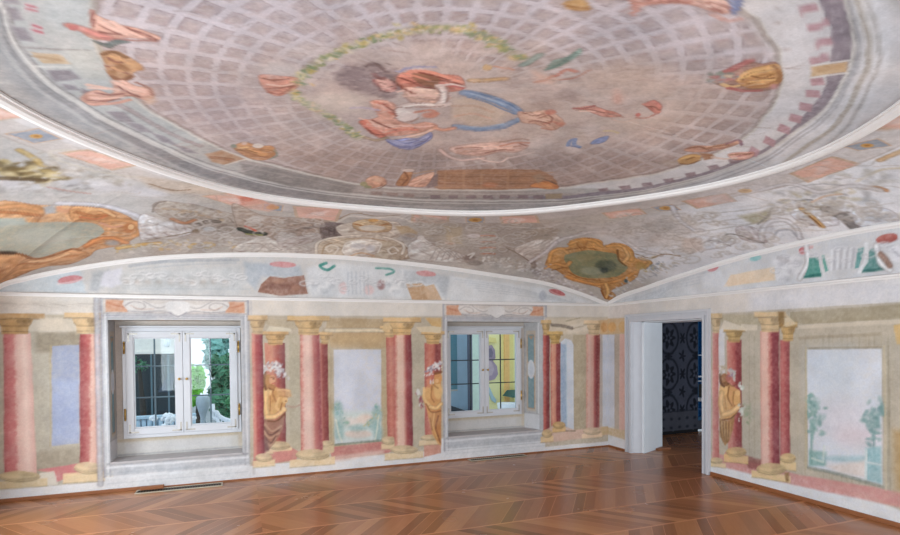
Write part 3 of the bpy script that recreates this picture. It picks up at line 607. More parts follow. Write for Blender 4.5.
shaftR(780,789.5,340,780.5,790,457,[(0,(170,92,96)),(.3,(190,108,108)),(.6,(170,88,92)),(1,(140,70,76))]); capital(R,788,15,322,341,(204,166,108),1.2); base(R,788,14,454,462,470,0,(204,178,134),1.2,.1)
R.poly([(778,321),(786,314),(797,324),(786,327)],(212,196,168))
shaftR(760,779,331,761,780,469,[(0,(206,148,142)),(.12,(224,180,170)),(.36,(226,184,174)),(.48,(206,140,134)),(.58,(184,104,104)),(.68,(140,66,76)),(1,(126,58,68))]); capital(R,770,25,312,332,(212,182,138),1.25); R.poly([(778,312),(784,312),(784,324),(779,330)],(130,100,60),f=.02,a=.7)
base(R,771,26,464,474,480,0,(208,184,142),1.5,.15); R.poly([(784,473),(789,472),(789,481),(786,482)],(150,120,84),f=.02)
# lunette of the right wall
R.poly([(600,306),(950,268),(950,190),(600,280)],(208,210,216)); R.poly([(612,303),(690,280),(690,298),(612,304)],(202,206,212),f=.05)
for k in range(4): R.line([(622+k*12,301-k*1.5),(660+k*8,291-k*4),(700+k*4,283-k*4)],.016,(190,194,202),a=.7)
R.ell(713,268,6,3.2,(200,128,134),rot=-22); R.ell(755.5,258.4,6,2.8,(146,192,194),rot=-12); R.poly([(723,287),(731,275),(774,267),(776,280)],(226,204,178)); R.poly([(700,276),(720,270),(728,288),(704,288)],(216,220,228),f=.06,a=.7)
for p in [(779,262),(788,270),(794,260),(782,277),(800,272)]: R.ell(*p,7,5,(222,222,226),f=.06); R.ell(p[0]+3,p[1]+2,5,3,(176,176,184),f=.05,a=.6)
R.ell(784,260,8,3,(176,172,176),rot=20,f=.04,a=.7); R.ell(803,251,4.5,4,(192,112,116)); R.line([(805,248),(812,247)],.03,(206,150,150),a=.7)
R.line([(806,246),(808,262),(800,278)],.05,(226,228,232)); R.poly([(809,258),(818,257),(821,276),(804,278),(808,268)],(76,146,136)); R.poly([(804,276),(821,273),(821,277),(804,278)],(48,110,104),f=.02); R.poly([(821.5,255),(824,255),(828,271),(825,272)],(92,156,146))
for k in range(8): R.line([(832+k*3.2,250-k*.3),(831+k*3,270-k*.4)],.02,(178,178,186) if k%2 else (226,228,234),sm=0,a=.8)
R.poly([(858,248),(864,247),(859,268),(855,269)],(92,152,150)); R.poly([(870,249),(875,248),(878,262),(885,268),(862,272),(866,258)],(82,136,134)); R.poly([(863,270),(885,267),(885,270),(862,273)],(60,110,106),f=.02)
R.line([(866,244),(866,262),(860,272)],.035,(230,232,236),sm=0); R.line([(876,246),(880,262),(890,270)],.04,(230,232,236)); R.ell(887,238.5,11,4.6,(176,96,88),rot=-12); R.ell(889,240.5,9,2.2,(140,72,66),rot=-12,f=.03,a=.6)
R.ell(896,254,8,8,(222,222,228),f=.04); R.line([(880,254),(886,260),(890,266)],.04,(150,116,100),a=.8); R.line([(892,250),(899,256)],.02,(176,176,186),a=.8)
for x,y in [(640,292),(670,284),(838,246),(850,245)]: R.ell(x,y,9,2,(190,192,200),rot=-12,f=.06,a=.5)
for x in np.arange(776,900,9): scroll(R,x,262-(x-790)*.1+random.uniform(-8,8),random.uniform(4,8),(230,230,234),(166,166,176),.016,.5)
R.mottle(.062,.014,.12)
f1=gridfaces(len(ys),len(zs),keep); f2=gridfaces(len(ys),46,off=NR1)
co=np.zeros((len(R.raw),3)); co[:,1]=R.raw[:,0]; co[:,2]=R.raw[:,1]
wall_right=pigment_mesh('wall_right',co,np.vstack([f1,f2])[:,::-1],R.c,FRESCO,kind='structure')
# ================================================================== CEILING: coved vault + shallow dome
def theta_set():
    # dense where the walls facing the camera are, coarse behind it; corners included exactly
    pts=[]
    def seg(a,b,st):
        a=np.array(a);b=np.array(b); n=max(2,int(np.hypot(*(b-a))/st)); return [a+(b-a)*k/n for k in range(n)]
    pts+=seg((0,-L2),(0,-4.9),.08)+seg((0,-4.9),(0,0),.011)+seg((0,0),(-L1,0),.011)+seg((-L1,0),(-L1,-4.2),.02)+seg((-L1,-4.2),(-L1,-L2),.08)+seg((-L1,-L2),(0,-L2),.1)
    P=np.array(pts); th=np.unwrap(np.arctan2(P[:,1]-Y0,P[:,0]-X0)); return np.r_[th,th[0]+2*math.pi]
TH=theta_set(); NT=130; tv=np.linspace(0,1,NT)**.9
w,_=WW(TH); r0=RR(TH); rad=r0[:,None]+(w-r0)[:,None]*tv; zw=ZW(TH)
vx=X0+rad*np.cos(TH)[:,None]; vy=Y0+rad*np.sin(TH)[:,None]; vz=H-(H-zw)[:,None]*tv**PV
V=Surf(np.stack([vx.ravel(),vy.ravel()],1),(184,176,170),lambda p: unsurf(p,zvault),warp=.010)
V.poly([(600,236),(640,222),(720,190),(910,105),(930,240),(700,290),(640,270)],(222,222,228),f=.6)  # whiter, cooler paint imitates stronger light on the vault's right side
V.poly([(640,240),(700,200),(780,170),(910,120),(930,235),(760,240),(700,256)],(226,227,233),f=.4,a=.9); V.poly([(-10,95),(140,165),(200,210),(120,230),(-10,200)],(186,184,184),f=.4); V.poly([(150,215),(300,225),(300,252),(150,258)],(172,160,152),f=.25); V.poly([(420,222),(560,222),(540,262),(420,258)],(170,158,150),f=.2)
# plain white border running beside the ring moulding, then the row of little framed panels
bt=np.linspace(0,2*math.pi,361)[:-1]
def vband(s0,s1,col,f=.02,a=1.):
    th=np.linspace(-1.2,4.4,260); A=np.stack([X0+(RR(th)+s0)*np.cos(th),Y0+(RR(th)+s0)*np.sin(th)],1); Bq=np.stack([X0+(RR(th)+s1)*np.cos(th),Y0+(RR(th)+s1)*np.sin(th)],1)
    V.poly(np.vstack([A,Bq[::-1]]),col,f,a,met=True)
vband(-.05,.14,(206,202,204)); vband(.14,.36,(196,188,186),f=.03,a=.8); vband(.345,.36,(164,154,148),a=.6)
PK=(220,176,162)
def panel(p,kind='p'):
    c=np.mean(p,0)
    V.poly(p,(196,168,146)); q=[tuple(c+(np.array(a)-c)*.86) for a in p]
    if kind=='p':
        V.poly(q,PK)
        for _ in range(4):
            a=c+(np.array(p[random.randrange(4)])-c)*random.uniform(.1,.5); V.ell(a[0],a[1],5.5,1.3,(222,194,186),rot=random.uniform(-20,20),f=.03,a=.8)
        V.ell(c[0],c[1],7,1.8,(226,204,198),f=.03,a=.8)
    else:
        V.poly(q,(150,158,172)); V.ell(c[0],c[1],7,2.2,(200,152,86)); V.ell(c[0],c[1],3,1,(166,116,62))
panel([(-22,108),(-4,106),(24,118),(0,121)]); panel([(4,134),(40,128),(64,139),(34,144)],'b'); panel([(58,153),(88,149),(138,166),(112,171)])
panel([(200,196),(232,192),(266,203),(242,209)]); V.poly([(236,196),(256,197),(268,203),(242,205)],(206,130,112),f=.05,a=.7); panel([(262,203),(284,205),(282,212),(262,210)],'b')
panel([(292,206),(344,208),(338,222),(296,218)]); panel([(411,214),(450,216),(449,224),(411,223)]); panel([(465,217),(485,217),(485,223),(466,223)],'b'); panel([(499,216.5),(537,215),(540,223),(502,224)])
panel([(601,213),(640,208),(647,214),(609,219)]); panel([(650,207),(672,204),(682,210),(660,212)],'b'); panel([(680,201),(726,193),(738,201),(697,209)]); panel([(738,190),(748,187),(752,192),(742,194)],'b')
panel([(788,174),(832,156),(862,164),(808,183)]); panel([(842,147),(878,138),(892,146),(858,151)],'b'); panel([(872,129),(900,108),(915,118),(905,131)])
# left gold cartouche with grey-green field
G1,G2,G3=(204,150,104),(176,112,70),(224,182,138)
V.poly([(-8,206),(40,205),(60,206),(75,206),(100,208),(118,212),(134,220),(142,230),(132,240),(118,246),(96,250),(84,258),(40,266),(-8,276)],(196,146,104),sm=1)
V.poly([(-8,220),(26,222),(60,222),(92,223),(104,230),(100,236),(86,243),(72,250),(50,256),(34,258),(-8,252)],(164,166,154),sm=1,sh=0); V.ell(42,236,30,9,(172,172,162),f=.12,a=.8); V.poly([(-8,218),(24,218),(28,224),(-8,228)],(168,174,168),f=.05)
V.line([(-4,208),(20,206),(40,211),(34,214),(22,211)],.09,G1); V.line([(-4,212),(18,213),(40,216)],.04,G2,a=.8); V.ell(64,209,8,4,(216,160,126)); V.ell(66,207,4,2,G3,a=.8); V.poly([(44,207),(56,205),(56,213),(46,214)],(166,172,180),f=.04)
V.poly([(72,207),(104,209),(116,216),(108,222),(92,221),(72,219)],G1,sm=1); V.line([(76,212),(92,216),(110,214)],.05,G2,a=.8); V.line([(80,217),(96,219),(106,216)],.03,(200,112,74),a=.8); V.line([(88,209),(104,211),(114,216)],.03,G3)
V.line([(104,221),(120,220),(138,224),(140,232),(128,238),(110,238),(92,242)],.075,G1); V.line([(100,223),(112,227),(122,226)],.03,(204,150,126)); V.ell(129,228,6,5,G2,f=.05,a=.9); V.ell(131,227,3,2.6,G3); V.line([(86,246),(96,240),(112,238),(126,243)],.06,(208,140,92)); V.line([(86,247),(98,243),(116,241)],.025,G2,a=.8)
V.poly([(-8,254),(24,255),(40,258),(66,250),(84,252),(88,256),(70,264),(40,268),(-8,284)],(200,148,106),sm=1); V.line([(-4,254),(20,254),(34,259),(52,256),(72,249),(80,250)],.035,(140,86,52)); V.line([(0,272),(20,264),(40,264),(60,258),(76,256)],.035,G2,a=.7); V.line([(30,262),(50,260),(68,254)],.03,G3); V.line([(-8,253),(14,253)],.05,(70,56,46),a=.9)
V.line([(118,248),(140,245),(160,243)],.06,(210,172,110)); V.dabs([(112,252),(140,248),(180,244),(230,246),(248,250)],90,.05,.03,[(196,172,130),(170,164,156),(206,200,196),(206,168,104)],.7)
V.line([(60,203),(100,205),(130,213),(150,222)],.07,(206,206,214)); V.ell(112,243,7,3,(150,160,170),f=.06,a=.7)
# left figures: grey clouds, cloth and foliage
for p in [(0,182,16,5),(30,186,24,4),(70,182,22,5),(110,186,24,6),(150,192,20,6),(180,186,16,5)]: V.ell(*p,(202,200,206),f=.15,a=.8)
V.dabs([(0,168),(30,172),(55,178)],60,.06,.05,[(120,100,62),(96,80,52),(180,160,110),(206,190,150)],.8); V.dabs([(0,184),(40,186),(90,190)],50,.08,.045,[(170,164,160),(206,204,206),(150,146,146)],.6); V.line([(0,178),(22,179),(44,180)],.05,(92,72,44),a=.8); V.line([(20,150),(34,158),(44,166)],.05,(190,160,90),a=.7)
V.dabs([(40,158),(80,172),(120,182)],60,.08,.04,[(170,166,160),(206,202,200),(160,150,140)],.6); V.line([(48,187),(70,191),(90,194)],.025,(180,140,130),a=.7)
V.line([(70,150),(50,152),(62,161),(100,172),(140,178),(180,190)],.03,(196,190,180),a=.8)
V.poly([(138,176),(200,184),(230,196),(170,193),(150,188)],(190,176,164),f=.08); V.line([(150,184),(170,190),(190,190)],.025,(140,116,96))
V.poly([(153,205),(162,201),(176,202),(196,205),(216,210),(236,215),(240,222),(226,232),(200,228),(176,220),(158,214)],(160,148,138),f=.04,sm=1); V.line([(153,212),(156,204),(166,201)],.02,(130,120,114)); V.dabs([(160,207),(190,212),(226,219)],40,.06,.03,[(128,116,106),(186,178,172),(176,150,120)],.6)
V.line([(172,219),(184,223),(194,220)],.05,(176,124,92)); V.line([(200,224),(210,221),(218,222)],.06,(104,92,84)); V.ell(209,229,6,2.2,(190,188,190),f=.04); V.ell(196,231,5,2,(120,100,80),f=.04,a=.8)
V.poly([(140,215),(160,219),(190,228),(186,236),(150,240),(140,238)],(200,196,198),sm=1); V.line([(146,222),(164,226),(180,232)],.02,(170,166,168)); V.line([(148,240),(172,236),(192,232)],.02,(124,106,88))
V.poly([(232,206),(240,205),(262,215),(300,218),(330,222),(322,236),(296,240),(262,238),(240,230)],(168,150,138),f=.05,sm=1); V.line([(240,229),(252,233),(264,234)],.07,(60,64,58)); V.line([(246,226),(256,231)],.03,(196,90,70)); V.line([(246,234),(262,235)],.025,(150,150,90)); V.ell(258,219,7,3.4,(204,196,192),f=.05,a=.8); V.line([(254,223),(266,221)],.02,(160,140,130))
V.poly([(242,200),(260,200),(280,206),(270,212),(246,208)],(206,164,150),f=.06,a=.8); V.ell(247,199,7,2.5,(190,110,92),f=.04,a=.7); V.ell(272,207,4,2.6,(204,150,112),f=.04,a=.8)
V.poly([(236,246),(262,236),(280,242),(300,246),(320,250),(318,256),(240,254)],(204,196,190),f=.05,sm=1)
for k in range(6): V.line([(244+k*13,252),(256+k*12,243+k*.6),(270+k*11,250)],.02,(168,156,148),a=.7)
V.poly([(322,224),(344,224),(346,236),(334,242),(322,238)],(112,98,96),f=.06,sm=1); V.line([(306,228),(322,226),(332,230)],.04,(110,98,94),a=.7)
V.poly([(280,232),(296,236),(316,233),(322,236),(312,242),(286,248),(278,244)],(190,180,176),f=.05,sm=1)
# centre shield between two scrolls
V.poly([(316,252),(324,240),(344,236),(380,236),(402,242),(412,254),(400,260),(330,258)],(190,172,152),sm=1); V.poly([(336,228),(352,222),(372,220),(396,222),(402,230),(392,240),(350,238)],(206,194,182),sm=1)
V.poly([(352,224),(360,220),(372,219),(386,221),(392,226),(386,232),(360,231)],(200,172,138),sm=1); V.line([(354,224),(370,227),(388,224)],.03,(176,120,70)); V.ell(373,220.5,5,1.8,(208,160,100)); V.ell(372,228,13,3,(214,206,196),f=.04)
V.line([(338,222),(352,216),(374,218),(396,217),(412,222)],.035,(214,206,198)); V.line([(358,213),(376,216),(400,215)],.018,(150,130,110)); V.line([(340,219),(350,214),(362,213)],.02,(160,140,120))
V.line([(316,253),(317,244),(326,239),(346,236),(360,236)],.04,(222,212,200)); V.line([(334,254),(338,248),(332,245),(326,248),(329,252),(332,250)],.025,(222,212,202)); V.line([(322,254),(325,246),(332,243)],.018,(160,134,108))
V.line([(384,237),(396,240),(404,246),(402,254)],.04,(222,212,200)); V.line([(398,251),(394,247),(388,250),(391,254),(396,253)],.025,(222,212,202)); V.line([(405,244),(410,250),(406,257)],.02,(224,216,206)); V.line([(412,246),(416,251),(412,258)],.02,(216,206,196))
V.poly([(342,251),(346,243),(358,240),(372,240),(381,244),(378,252),(366,257),(348,257)],(214,204,196),sm=1); V.line([(342,251),(346,243),(358,240),(372,240),(381,244),(378,253)],.018,(226,218,208)); V.ell(358,246,8,3,(196,190,190),f=.04,a=.8); V.ell(370,248,5,3,(190,186,192),f=.04,a=.7); V.line([(350,256),(362,253),(374,256)],.03,(196,150,110),a=.7); V.line([(346,239),(368,238),(386,241)],.014,(170,140,110))
V.poly([(395,226),(408,226),(418,232),(416,238),(402,236)],(184,160,130),f=.05); V.ell(410,237,10,4,(160,150,150),f=.06,a=.6)
# reclining figures right of the shield
V.poly([(408,246),(414,241),(424,238),(436,246),(446,248),(462,254),(470,258),(466,263),(430,261),(410,258)],(208,202,198),sm=1); V.ell(421,238,4,2.4,(210,202,198)); V.ell(416,246,6,3,(196,184,182),f=.04,a=.7)
for k in range(6): V.line([(430+k*6,260),(438+k*5,248+k),(450+k*4,256+k)],.018,(164,154,150),a=.8)
V.poly([(420,215),(462,224),(466,248),(450,246),(428,238),(412,228)],(176,164,152),f=.08,a=.8); V.ell(450,243,5,1.4,(190,140,120),f=.03,a=.8); V.poly([(444,226),(462,227),(462,244),(448,243)],(184,166,140),f=.05,a=.7); V.ell(474,236,7,2,(216,208,210),f=.03,a=.9)
for k in range(4): V.line([(481,236+k*6),(488,235.5+k*6),(495,236+k*6)],.028,(190,122,96),a=.9); V.line([(481,233+k*6),(488,232.5+k*6),(495,233+k*6)],.018,(170,180,156),a=.7)
V.ell(469,258,6,3.2,(130,112,104),f=.05,a=.85); V.ell(475,263,8,2.5,(128,116,110),f=.05,a=.8); V.line([(468,255),(474,253),(470,258)],.03,(214,208,204))
V.dabs([(484,258),(500,262),(520,266),(528,270)],120,.06,.028,[(206,200,196),(160,148,140),(226,222,218),(176,162,150)],.75); V.dabs([(530,270),(545,276),(560,282),(580,292)],110,.05,.028,[(206,202,206),(160,150,150),(226,222,226),(150,140,136)],.75)
V.poly([(514,250),(524,244),(548,236),(560,238),(552,250),(534,262),(524,258)],(206,196,190),sm=1)
for k in range(4): V.line([(518+k*6,251+k*2),(534+k*5,246+k*1),(548+k*2,240+k*2)],.02,(164,150,142),a=.8)
V.line([(506,248),(522,256),(532,264)],.02,(140,124,110)); V.poly([(526,232),(548,226),(560,230),(552,240),(536,240)],(172,158,146),f=.06); V.dabs([(514,230),(534,234),(556,230)],40,.06,.03,[(150,136,124),(196,186,178),(160,150,140)],.6); V.ell(534,264,3,5,(120,100,90),f=.04,a=.7)
V.line([(500,226),(540,228),(570,222),(600,224)],.02,(206,200,196),a=.7)
# corner cartouche
V.line([(546,252),(560,240),(575,236),(590,232),(610,233),(624,240),(640,250),(660,255)],.07,(212,206,206)); V.line([(530,262),(545,252),(556,242)],.06,(208,200,200))
V.poly([(545,266),(549,256),(556,248),(568,247),(570,241),(580,238),(592,238),(602,241),(604,247),(612,243),(624,244),(633,250),(636,258),(652,262),(648,266),(640,270),(636,278),(622,286),(612,290),(616,296),(609,300),(602,294),(600,288),(584,284),(570,280),(562,274),(556,270)],(196,142,84),sm=1)
V.poly([(564,256),(576,252),(590,250),(604,252),(616,254),(622,262),(628,268),(618,276),(602,278),(586,278),(574,274),(568,266)],(130,134,104),sm=1,sh=0); V.ell(606,266,11,6,(80,88,74),f=.08,a=.85); V.ell(586,258,10,4,(150,140,104),f=.06,a=.7); V.ell(592,271,12,4,(160,164,140),f=.06,a=.7); V.ell(604,270,4,3,(50,60,58),f=.05,a=.8)
V.line([(549,262),(552,252),(562,249),(568,253)],.06,(214,160,98)); V.line([(546,268),(556,264),(566,266),(570,262)],.06,(212,156,96)); V.line([(552,270),(562,268),(570,268)],.02,(130,84,44)); V.line([(570,244),(582,240),(594,241),(602,246)],.06,(214,162,100)); V.line([(566,250),(582,248),(596,249)],.02,(140,92,48)); V.line([(608,246),(620,246),(630,252),(631,260)],.07,(214,160,96)); V.line([(624,248),(628,256),(624,262)],.05,(224,176,118)); V.line([(617,250),(619,260),(626,266)],.03,(120,80,44),a=.9)
V.line([(566,276),(584,282),(600,284),(620,280),(636,272)],.06,(210,150,88)); V.line([(568,272),(580,278),(596,280)],.02,(150,96,50)); V.line([(640,258),(650,262),(644,268)],.05,(190,150,96)); V.line([(606,284),(608,292),(606,298)],.05,(226,176,112)); V.line([(601,290),(606,299),(612,292)],.02,(150,92,46)); V.ell(640,266,5,4,(170,140,80),f=.05,a=.7); V.dabs([(640,272),(650,270),(662,262)],30,.04,.03,[(206,204,206),(120,130,140),(190,170,120)],.7)
V.dabs([(540,262),(550,276),(570,286),(590,294),(600,298)],80,.04,.026,[(212,208,212),(166,158,160),(190,180,176)],.8); V.dabs([(616,298),(630,284),(650,274),(680,260)],110,.05,.026,[(214,212,216),(160,160,166),(190,180,170)],.8); V.line([(636,254),(650,258),(664,254),(680,256)],.025,(150,128,104)); V.ell(626,281,2,2,(70,90,100),f=.03)
# right-hand vault: pale figures and scrolls
V.poly([(560,224),(600,226),(640,218),(690,214),(700,230),(670,246),(640,248),(600,234)],(198,190,187),f=.12,a=.8); V.poly([(640,226),(664,216),(676,226),(664,238),(648,238)],(176,168,164),f=.1,a=.7); V.dabs([(568,224),(600,228),(640,230),(660,240)],70,.1,.045,[(164,152,146),(206,200,200),(176,164,158)],.5)
V.line([(672,206),(680,220),(694,230),(702,230)],.05,(204,204,212)); V.line([(676,216),(690,219),(700,220)],.02,(170,166,172))
for k in range(7): V.line([(694,212+k*4),(720,209+k*4),(760,205+k*3.5)],.02,(170,166,164) if k%2 else (214,212,214),a=.6)
V.poly([(690,240),(704,236),(720,238),(736,240),(728,246),(706,250),(700,252)],(208,208,214),sm=1); V.line([(700,244),(714,240),(730,246)],.02,(164,162,166)); V.poly([(736,228),(748,226),(758,230),(768,242),(752,242),(740,238)],(200,194,198),sm=1); V.line([(742,236),(752,240),(764,243)],.025,(140,134,134))
V.poly([(738,216),(762,212),(772,208),(768,222),(752,224)],(176,168,140),f=.06,a=.8); V.line([(758,224),(768,216),(772,208)],.025,(150,146,140)); V.line([(724,236),(730,234),(742,236)],.02,(128,124,120))
V.poly([(682,238),(702,238),(704,250),(690,254),(680,252)],(190,166,150),f=.06,a=.6)
V.line([(762,240),(762,230),(770,222),(784,220),(796,228),(800,238)],.05,(216,216,222)); V.line([(774,236),(778,231),(790,230),(796,236)],.025,(172,172,180)); V.line([(780,238),(786,234),(794,238)],.02,(214,214,220)); V.ell(770,232,4,8,(190,188,194),rot=20,f=.05,a=.6)
V.poly([(790,214),(802,206),(820,208),(836,216),(838,224),(822,226),(804,224)],(210,210,218),sm=1); V.line([(802,209),(812,217),(822,226)],.05,(206,166,112)); V.line([(804,212),(814,220),(821,226)],.018,(130,90,56)); V.line([(826,209),(838,214),(846,218),(854,226)],.09,(132,126,124)); V.line([(836,214),(848,212)],.03,(120,112,108)); V.line([(812,206),(826,209),(838,212)],.02,(150,144,142))
V.poly([(852,212),(864,208),(884,208),(898,216),(896,226),(872,228),(856,224)],(204,208,218),sm=1); V.line([(858,212),(860,222),(874,224),(890,222)],.03,(224,226,232)); V.line([(866,213),(878,219),(888,215)],.02,(164,168,178)); V.ell(872,218,8,3,(186,192,202),f=.05,a=.7)
V.ell(866,201,12,4,(172,176,184),f=.1,a=.7); V.line([(866,188),(876,187),(886,190)],.04,(200,148,104),a=.9); V.ell(878,189,5,2,(170,140,110),f=.05,a=.8); V.line([(880,160),(894,154),(905,150)],.05,(204,164,116),a=.8); V.line([(856,182),(880,170),(905,168)],.03,(206,192,166),a=.7)
V.dabs([(770,196),(800,190),(840,186),(880,178)],90,.1,.05,[(170,170,174),(214,214,220),(186,182,176)],.5); V.dabs([(780,206),(820,200),(860,192)],60,.08,.035,[(160,160,164),(216,216,222),(196,186,160)],.6); V.line([(790,188),(820,184),(850,186)],.02,(176,176,182)); V.line([(812,202),(826,196),(842,194)],.025,(206,170,140),a=.7); V.line([(796,201),(804,200),(812,200)],.02,(140,140,142))
V.line([(760,190),(790,184),(820,192),(850,186),(880,190)],.05,(206,206,212),a=.8); V.poly([(696,196),(760,182),(772,186),(760,196),(720,206)],(206,202,206),f=.08,a=.5)
# small grisaille curls between the larger motifs
for _ in range(260):
    x=random.uniform(90,890); lo=258-0*x if x<600 else 300-(x-600)*.27
    y0=208+max(0,(abs(x-430)-150))*-.07; y=random.uniform(y0+10,min(lo-6,258))
    if 545<x<640 and y>236 or 320<x<405 and y>216: continue
    if x<150: continue
    scroll(V,x,y,random.uniform(5,11),random.choice([(214,208,204),(206,200,196),(222,218,216)]),random.choice([(140,128,120),(156,146,140),(150,136,122)]),.026,.36)
# loose brush hatching over the whole vault
for _ in range(170):
    x=random.uniform(0,900); y=150+random.random()*110
    if zvault is None: continue
    V.line([(x,y),(x+random.uniform(8,26),y+random.uniform(-3,3)),(x+random.uniform(26,44),y+random.uniform(-5,5))],.014,random.choice([(150,140,134),(210,204,202),(168,150,138)]),a=.32)
V.mottle(.075,.02,.12)
fv=gridfaces(len(TH),NT)
ceiling=pigment_mesh('ceiling',np.stack([vx.ravel(),vy.ravel(),vz.ravel()],1),fv[:,::-1],V.c,FRESCO,kind='structure')
# ------------------------------------------------------------------ dome
ths=[]; th=0
while th<2*math.pi:
    ths.append(th); a=math.degrees(th); th+=math.radians(.30 if (a<215 or a>320) else 1.2)
TD=np.r_[ths,2*math.pi]; sv=np.r_[np.linspace(.0,.3,40)[:-1],np.linspace(.3,1.0,150)]
rd=RR(TD)[:,None]*sv; dx=X0+rd*np.cos(TD)[:,None]; dy=Y0+rd*np.sin(TD)[:,None]; dz=H+RISE*(1-np.broadcast_to(sv,rd.shape)**2)
D=Surf(np.stack([dx.ravel(),dy.ravel()],1),(182,166,162),lambda p: unsurf(p,zdome),warp=.009)
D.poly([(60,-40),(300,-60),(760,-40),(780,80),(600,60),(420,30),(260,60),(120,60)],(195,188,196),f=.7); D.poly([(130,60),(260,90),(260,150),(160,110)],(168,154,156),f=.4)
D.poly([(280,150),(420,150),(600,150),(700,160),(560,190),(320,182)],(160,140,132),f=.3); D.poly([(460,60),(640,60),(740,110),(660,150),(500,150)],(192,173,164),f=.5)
cen=D.un([(438,104)])[0]
rel=D.co-cen; ang=np.arctan2(rel[:,1],rel[:,0]); edge=RR(ang)*.66
sr=np.hypot(rel[:,0],rel[:,1])/edge
# coffers painted in diminishing rows round the zenith; fewest where clouds cover them
cr=np.hypot(rel[:,0],rel[:,1]); NS=54; aa=((ang+.02)/(2*math.pi)*NS)%1; ll=((cr-.03)/.140)%1
wj=.05*(D.n2-.5); rib=np.maximum(np.abs(aa-.5),np.abs(ll-.5))+wj
def cloud(pts,f=.25):
    Q=D.un(catmull(pts,True)); d,i=D._sd(np.arange(len(D.co)),Q); return np.clip(.5+np.where(i,d,-d)/f,0,1)
cl=np.maximum.reduce([cloud([(300,96),(330,70),(380,52),(440,60),(520,80),(560,90),(600,100),(600,140),(520,156),(440,150),(380,146),(330,122)]),.9*cloud([(520,100),(560,84),(620,72),(690,84),(680,120),(600,140)]),.75*cloud([(225,96),(262,62),(300,70),(296,96),(262,104)],.12)])
upm=np.clip((D.co[:,1]-cen[1])/-1.4+.45,.0,1)
vis=(.52+.48*upm)*np.clip((cr-.42)*4,.0,1)*(1-.92*cl)*np.clip(.55+.9*(fbm(D.raw+5,1.6,3)-.15),.35,1)
k=np.arange(len(D.co)); D.put(k,.62*vis*np.clip((rib-.36)*22,0,1),hx((206,199,206)),.7)
box=np.clip((.36-rib)*30,0,1); D.put(k,.50*vis*box,hx((158,142,142)),.6)
D.put(k,.55*vis*np.clip(1-np.abs(rib-.345)/.035,0,1)*np.clip((aa-.35)*4,0,1),hx((128,112,114)),.7)      # drawn edge of each coffer
D.put(k,.45*vis*np.clip((.20-rib)*18,0,1),hx((184,166,160)),.6); D.put(k,.4*vis*np.clip(1-np.abs(rib-.22)/.05,0,1)*np.clip((.6-aa)*4,0,1),hx((176,138,132)),.8)
# --- painted cornice bands
B1=[(-60,-60),(-20,-30),(5,10),(17,45),(47,80),(78,101),(100,116),(140,135.5),(170,150),(202,164),(240,175),(280,184.5),(330,192),(370,196),(420,199.7),(490,200.8),(560,199.7),(597,195.5),(641,190.4),(678,182),(710,173.6),(750,158.5),(767,150.6),(790,134),(817,115),(832,97),(841,80),(849,62),(851,42),(849,25),(842,0),(826,-40)]
B4=[(110,-60),(97,-10),(91,25),(94,40),(104,62),(118,82),(145,107),(173.6,123.7),(207,142),(241,157),(268,164),(300,172),(340,181),(381,187),(440,189.7),(500,190.4),(560,188),(585,184.6),(632,178),(664,172),(700,160),(728,148),(752,132),(760,122),(768.5,112),(776,98),(781,80),(779,55),(767,36),(756,20),(742,10),(712,-20)]
B2=[(470,197.5),(560,196),(597,192),(641,187.5),(678,179.5),(710,170.5),(750,156),(772,144),(794,127),(805,113.6),(815.6,102),(824,90),(829,70),(831,55),(831,42),(830,25),(824,15),(812,-20)]
th=np.linspace(-1.25,4.5,240); ringc=np.stack([X0+RR(th)*np.cos(th),Y0+RR(th)*np.sin(th)],1)
q1=D.un(catmull(B1)); q4=D.un(catmull(B4))
D.poly(np.vstack([ringc,q1]) ,(160,158,158),met=True,f=.03)
D.strip(B1,B4,(172,170,168),f=.02); D.strip(B1[:9],B4[:9],(176,180,182),f=.05,a=.8); D.strip(B1[18:],B4[16:],(204,202,206),f=.05); D.poly([(851,42),(841,80),(767,151),(700,180),(640,198),(660,204),(740,186),(830,150),(905,104),(920,20),(860,-30)],(204,206,214),f=.15,a=.75); D.strip(B1[10:18],B4[9:16],(160,150,146),f=.08)
D.poly([(742,10),(781,70),(768,112),(728,148),(700,160),(720,168),(760,150),(800,110),(812,60),(796,0),(760,-40)],(213,210,213),f=.06)
D.poly([(842,0),(851,42),(841,80),(817,115),(767,151),(775,163),(832,126),(880,84),(892,30),(880,-20)],(210,212,220),f=.08)
D.poly([(-40,20),(5,14),(17,45),(47,80),(100,116),(140,135.5),(120,146),(60,118),(10,80)],(146,148,152),f=.1,a=.8); D.poly([(100,120),(170,152),(240,178),(330,194),(330,203),(240,190),(150,158)],(128,124,126),f=.05,a=.8); D.poly([(300,194),(470,201),(600,197),(600,202),(470,208),(330,204)],(140,134,132),f=.03,a=.7)
# running lines in the cornice
def off(Bp,f_,o): return [(x+(450-x)*0+ox*o,y+oy*o) for (x,y),(ox,oy) in zip(Bp,f_)]
n1=[(-.8,.6)]*9+[(-.35,.93)]*5+[(0,1)]*4+[(.25,.95)]*4+[(.7,.7)]*4+[(.95,.2)]*6
D.line(B1,.035,(196,194,192)); D.line(off(B1,n1,2.6),.02,(206,204,202),a=.8); D.line(off(B1,n1,-2.4),.02,(128,124,126),a=.7)
D.line(off(B1,n1,9),.02,(122,120,124),a=.45); D.line(off(B1,n1,13),.03,(196,194,194),a=.4); D.line(off(B1,n1,5.5),.02,(128,126,128),a=.5)
D.line(off(B1,n1,20)[22:],.035,(160,152,142),a=.8); D.line(off(B1,n1,25)[22:],.03,(206,206,210),a=.8); D.line(off(B1,n1,30)[20:],.02,(150,146,144),a=.6); D.line(off(B1,n1,36)[22:],.03,(202,204,210),a=.7)
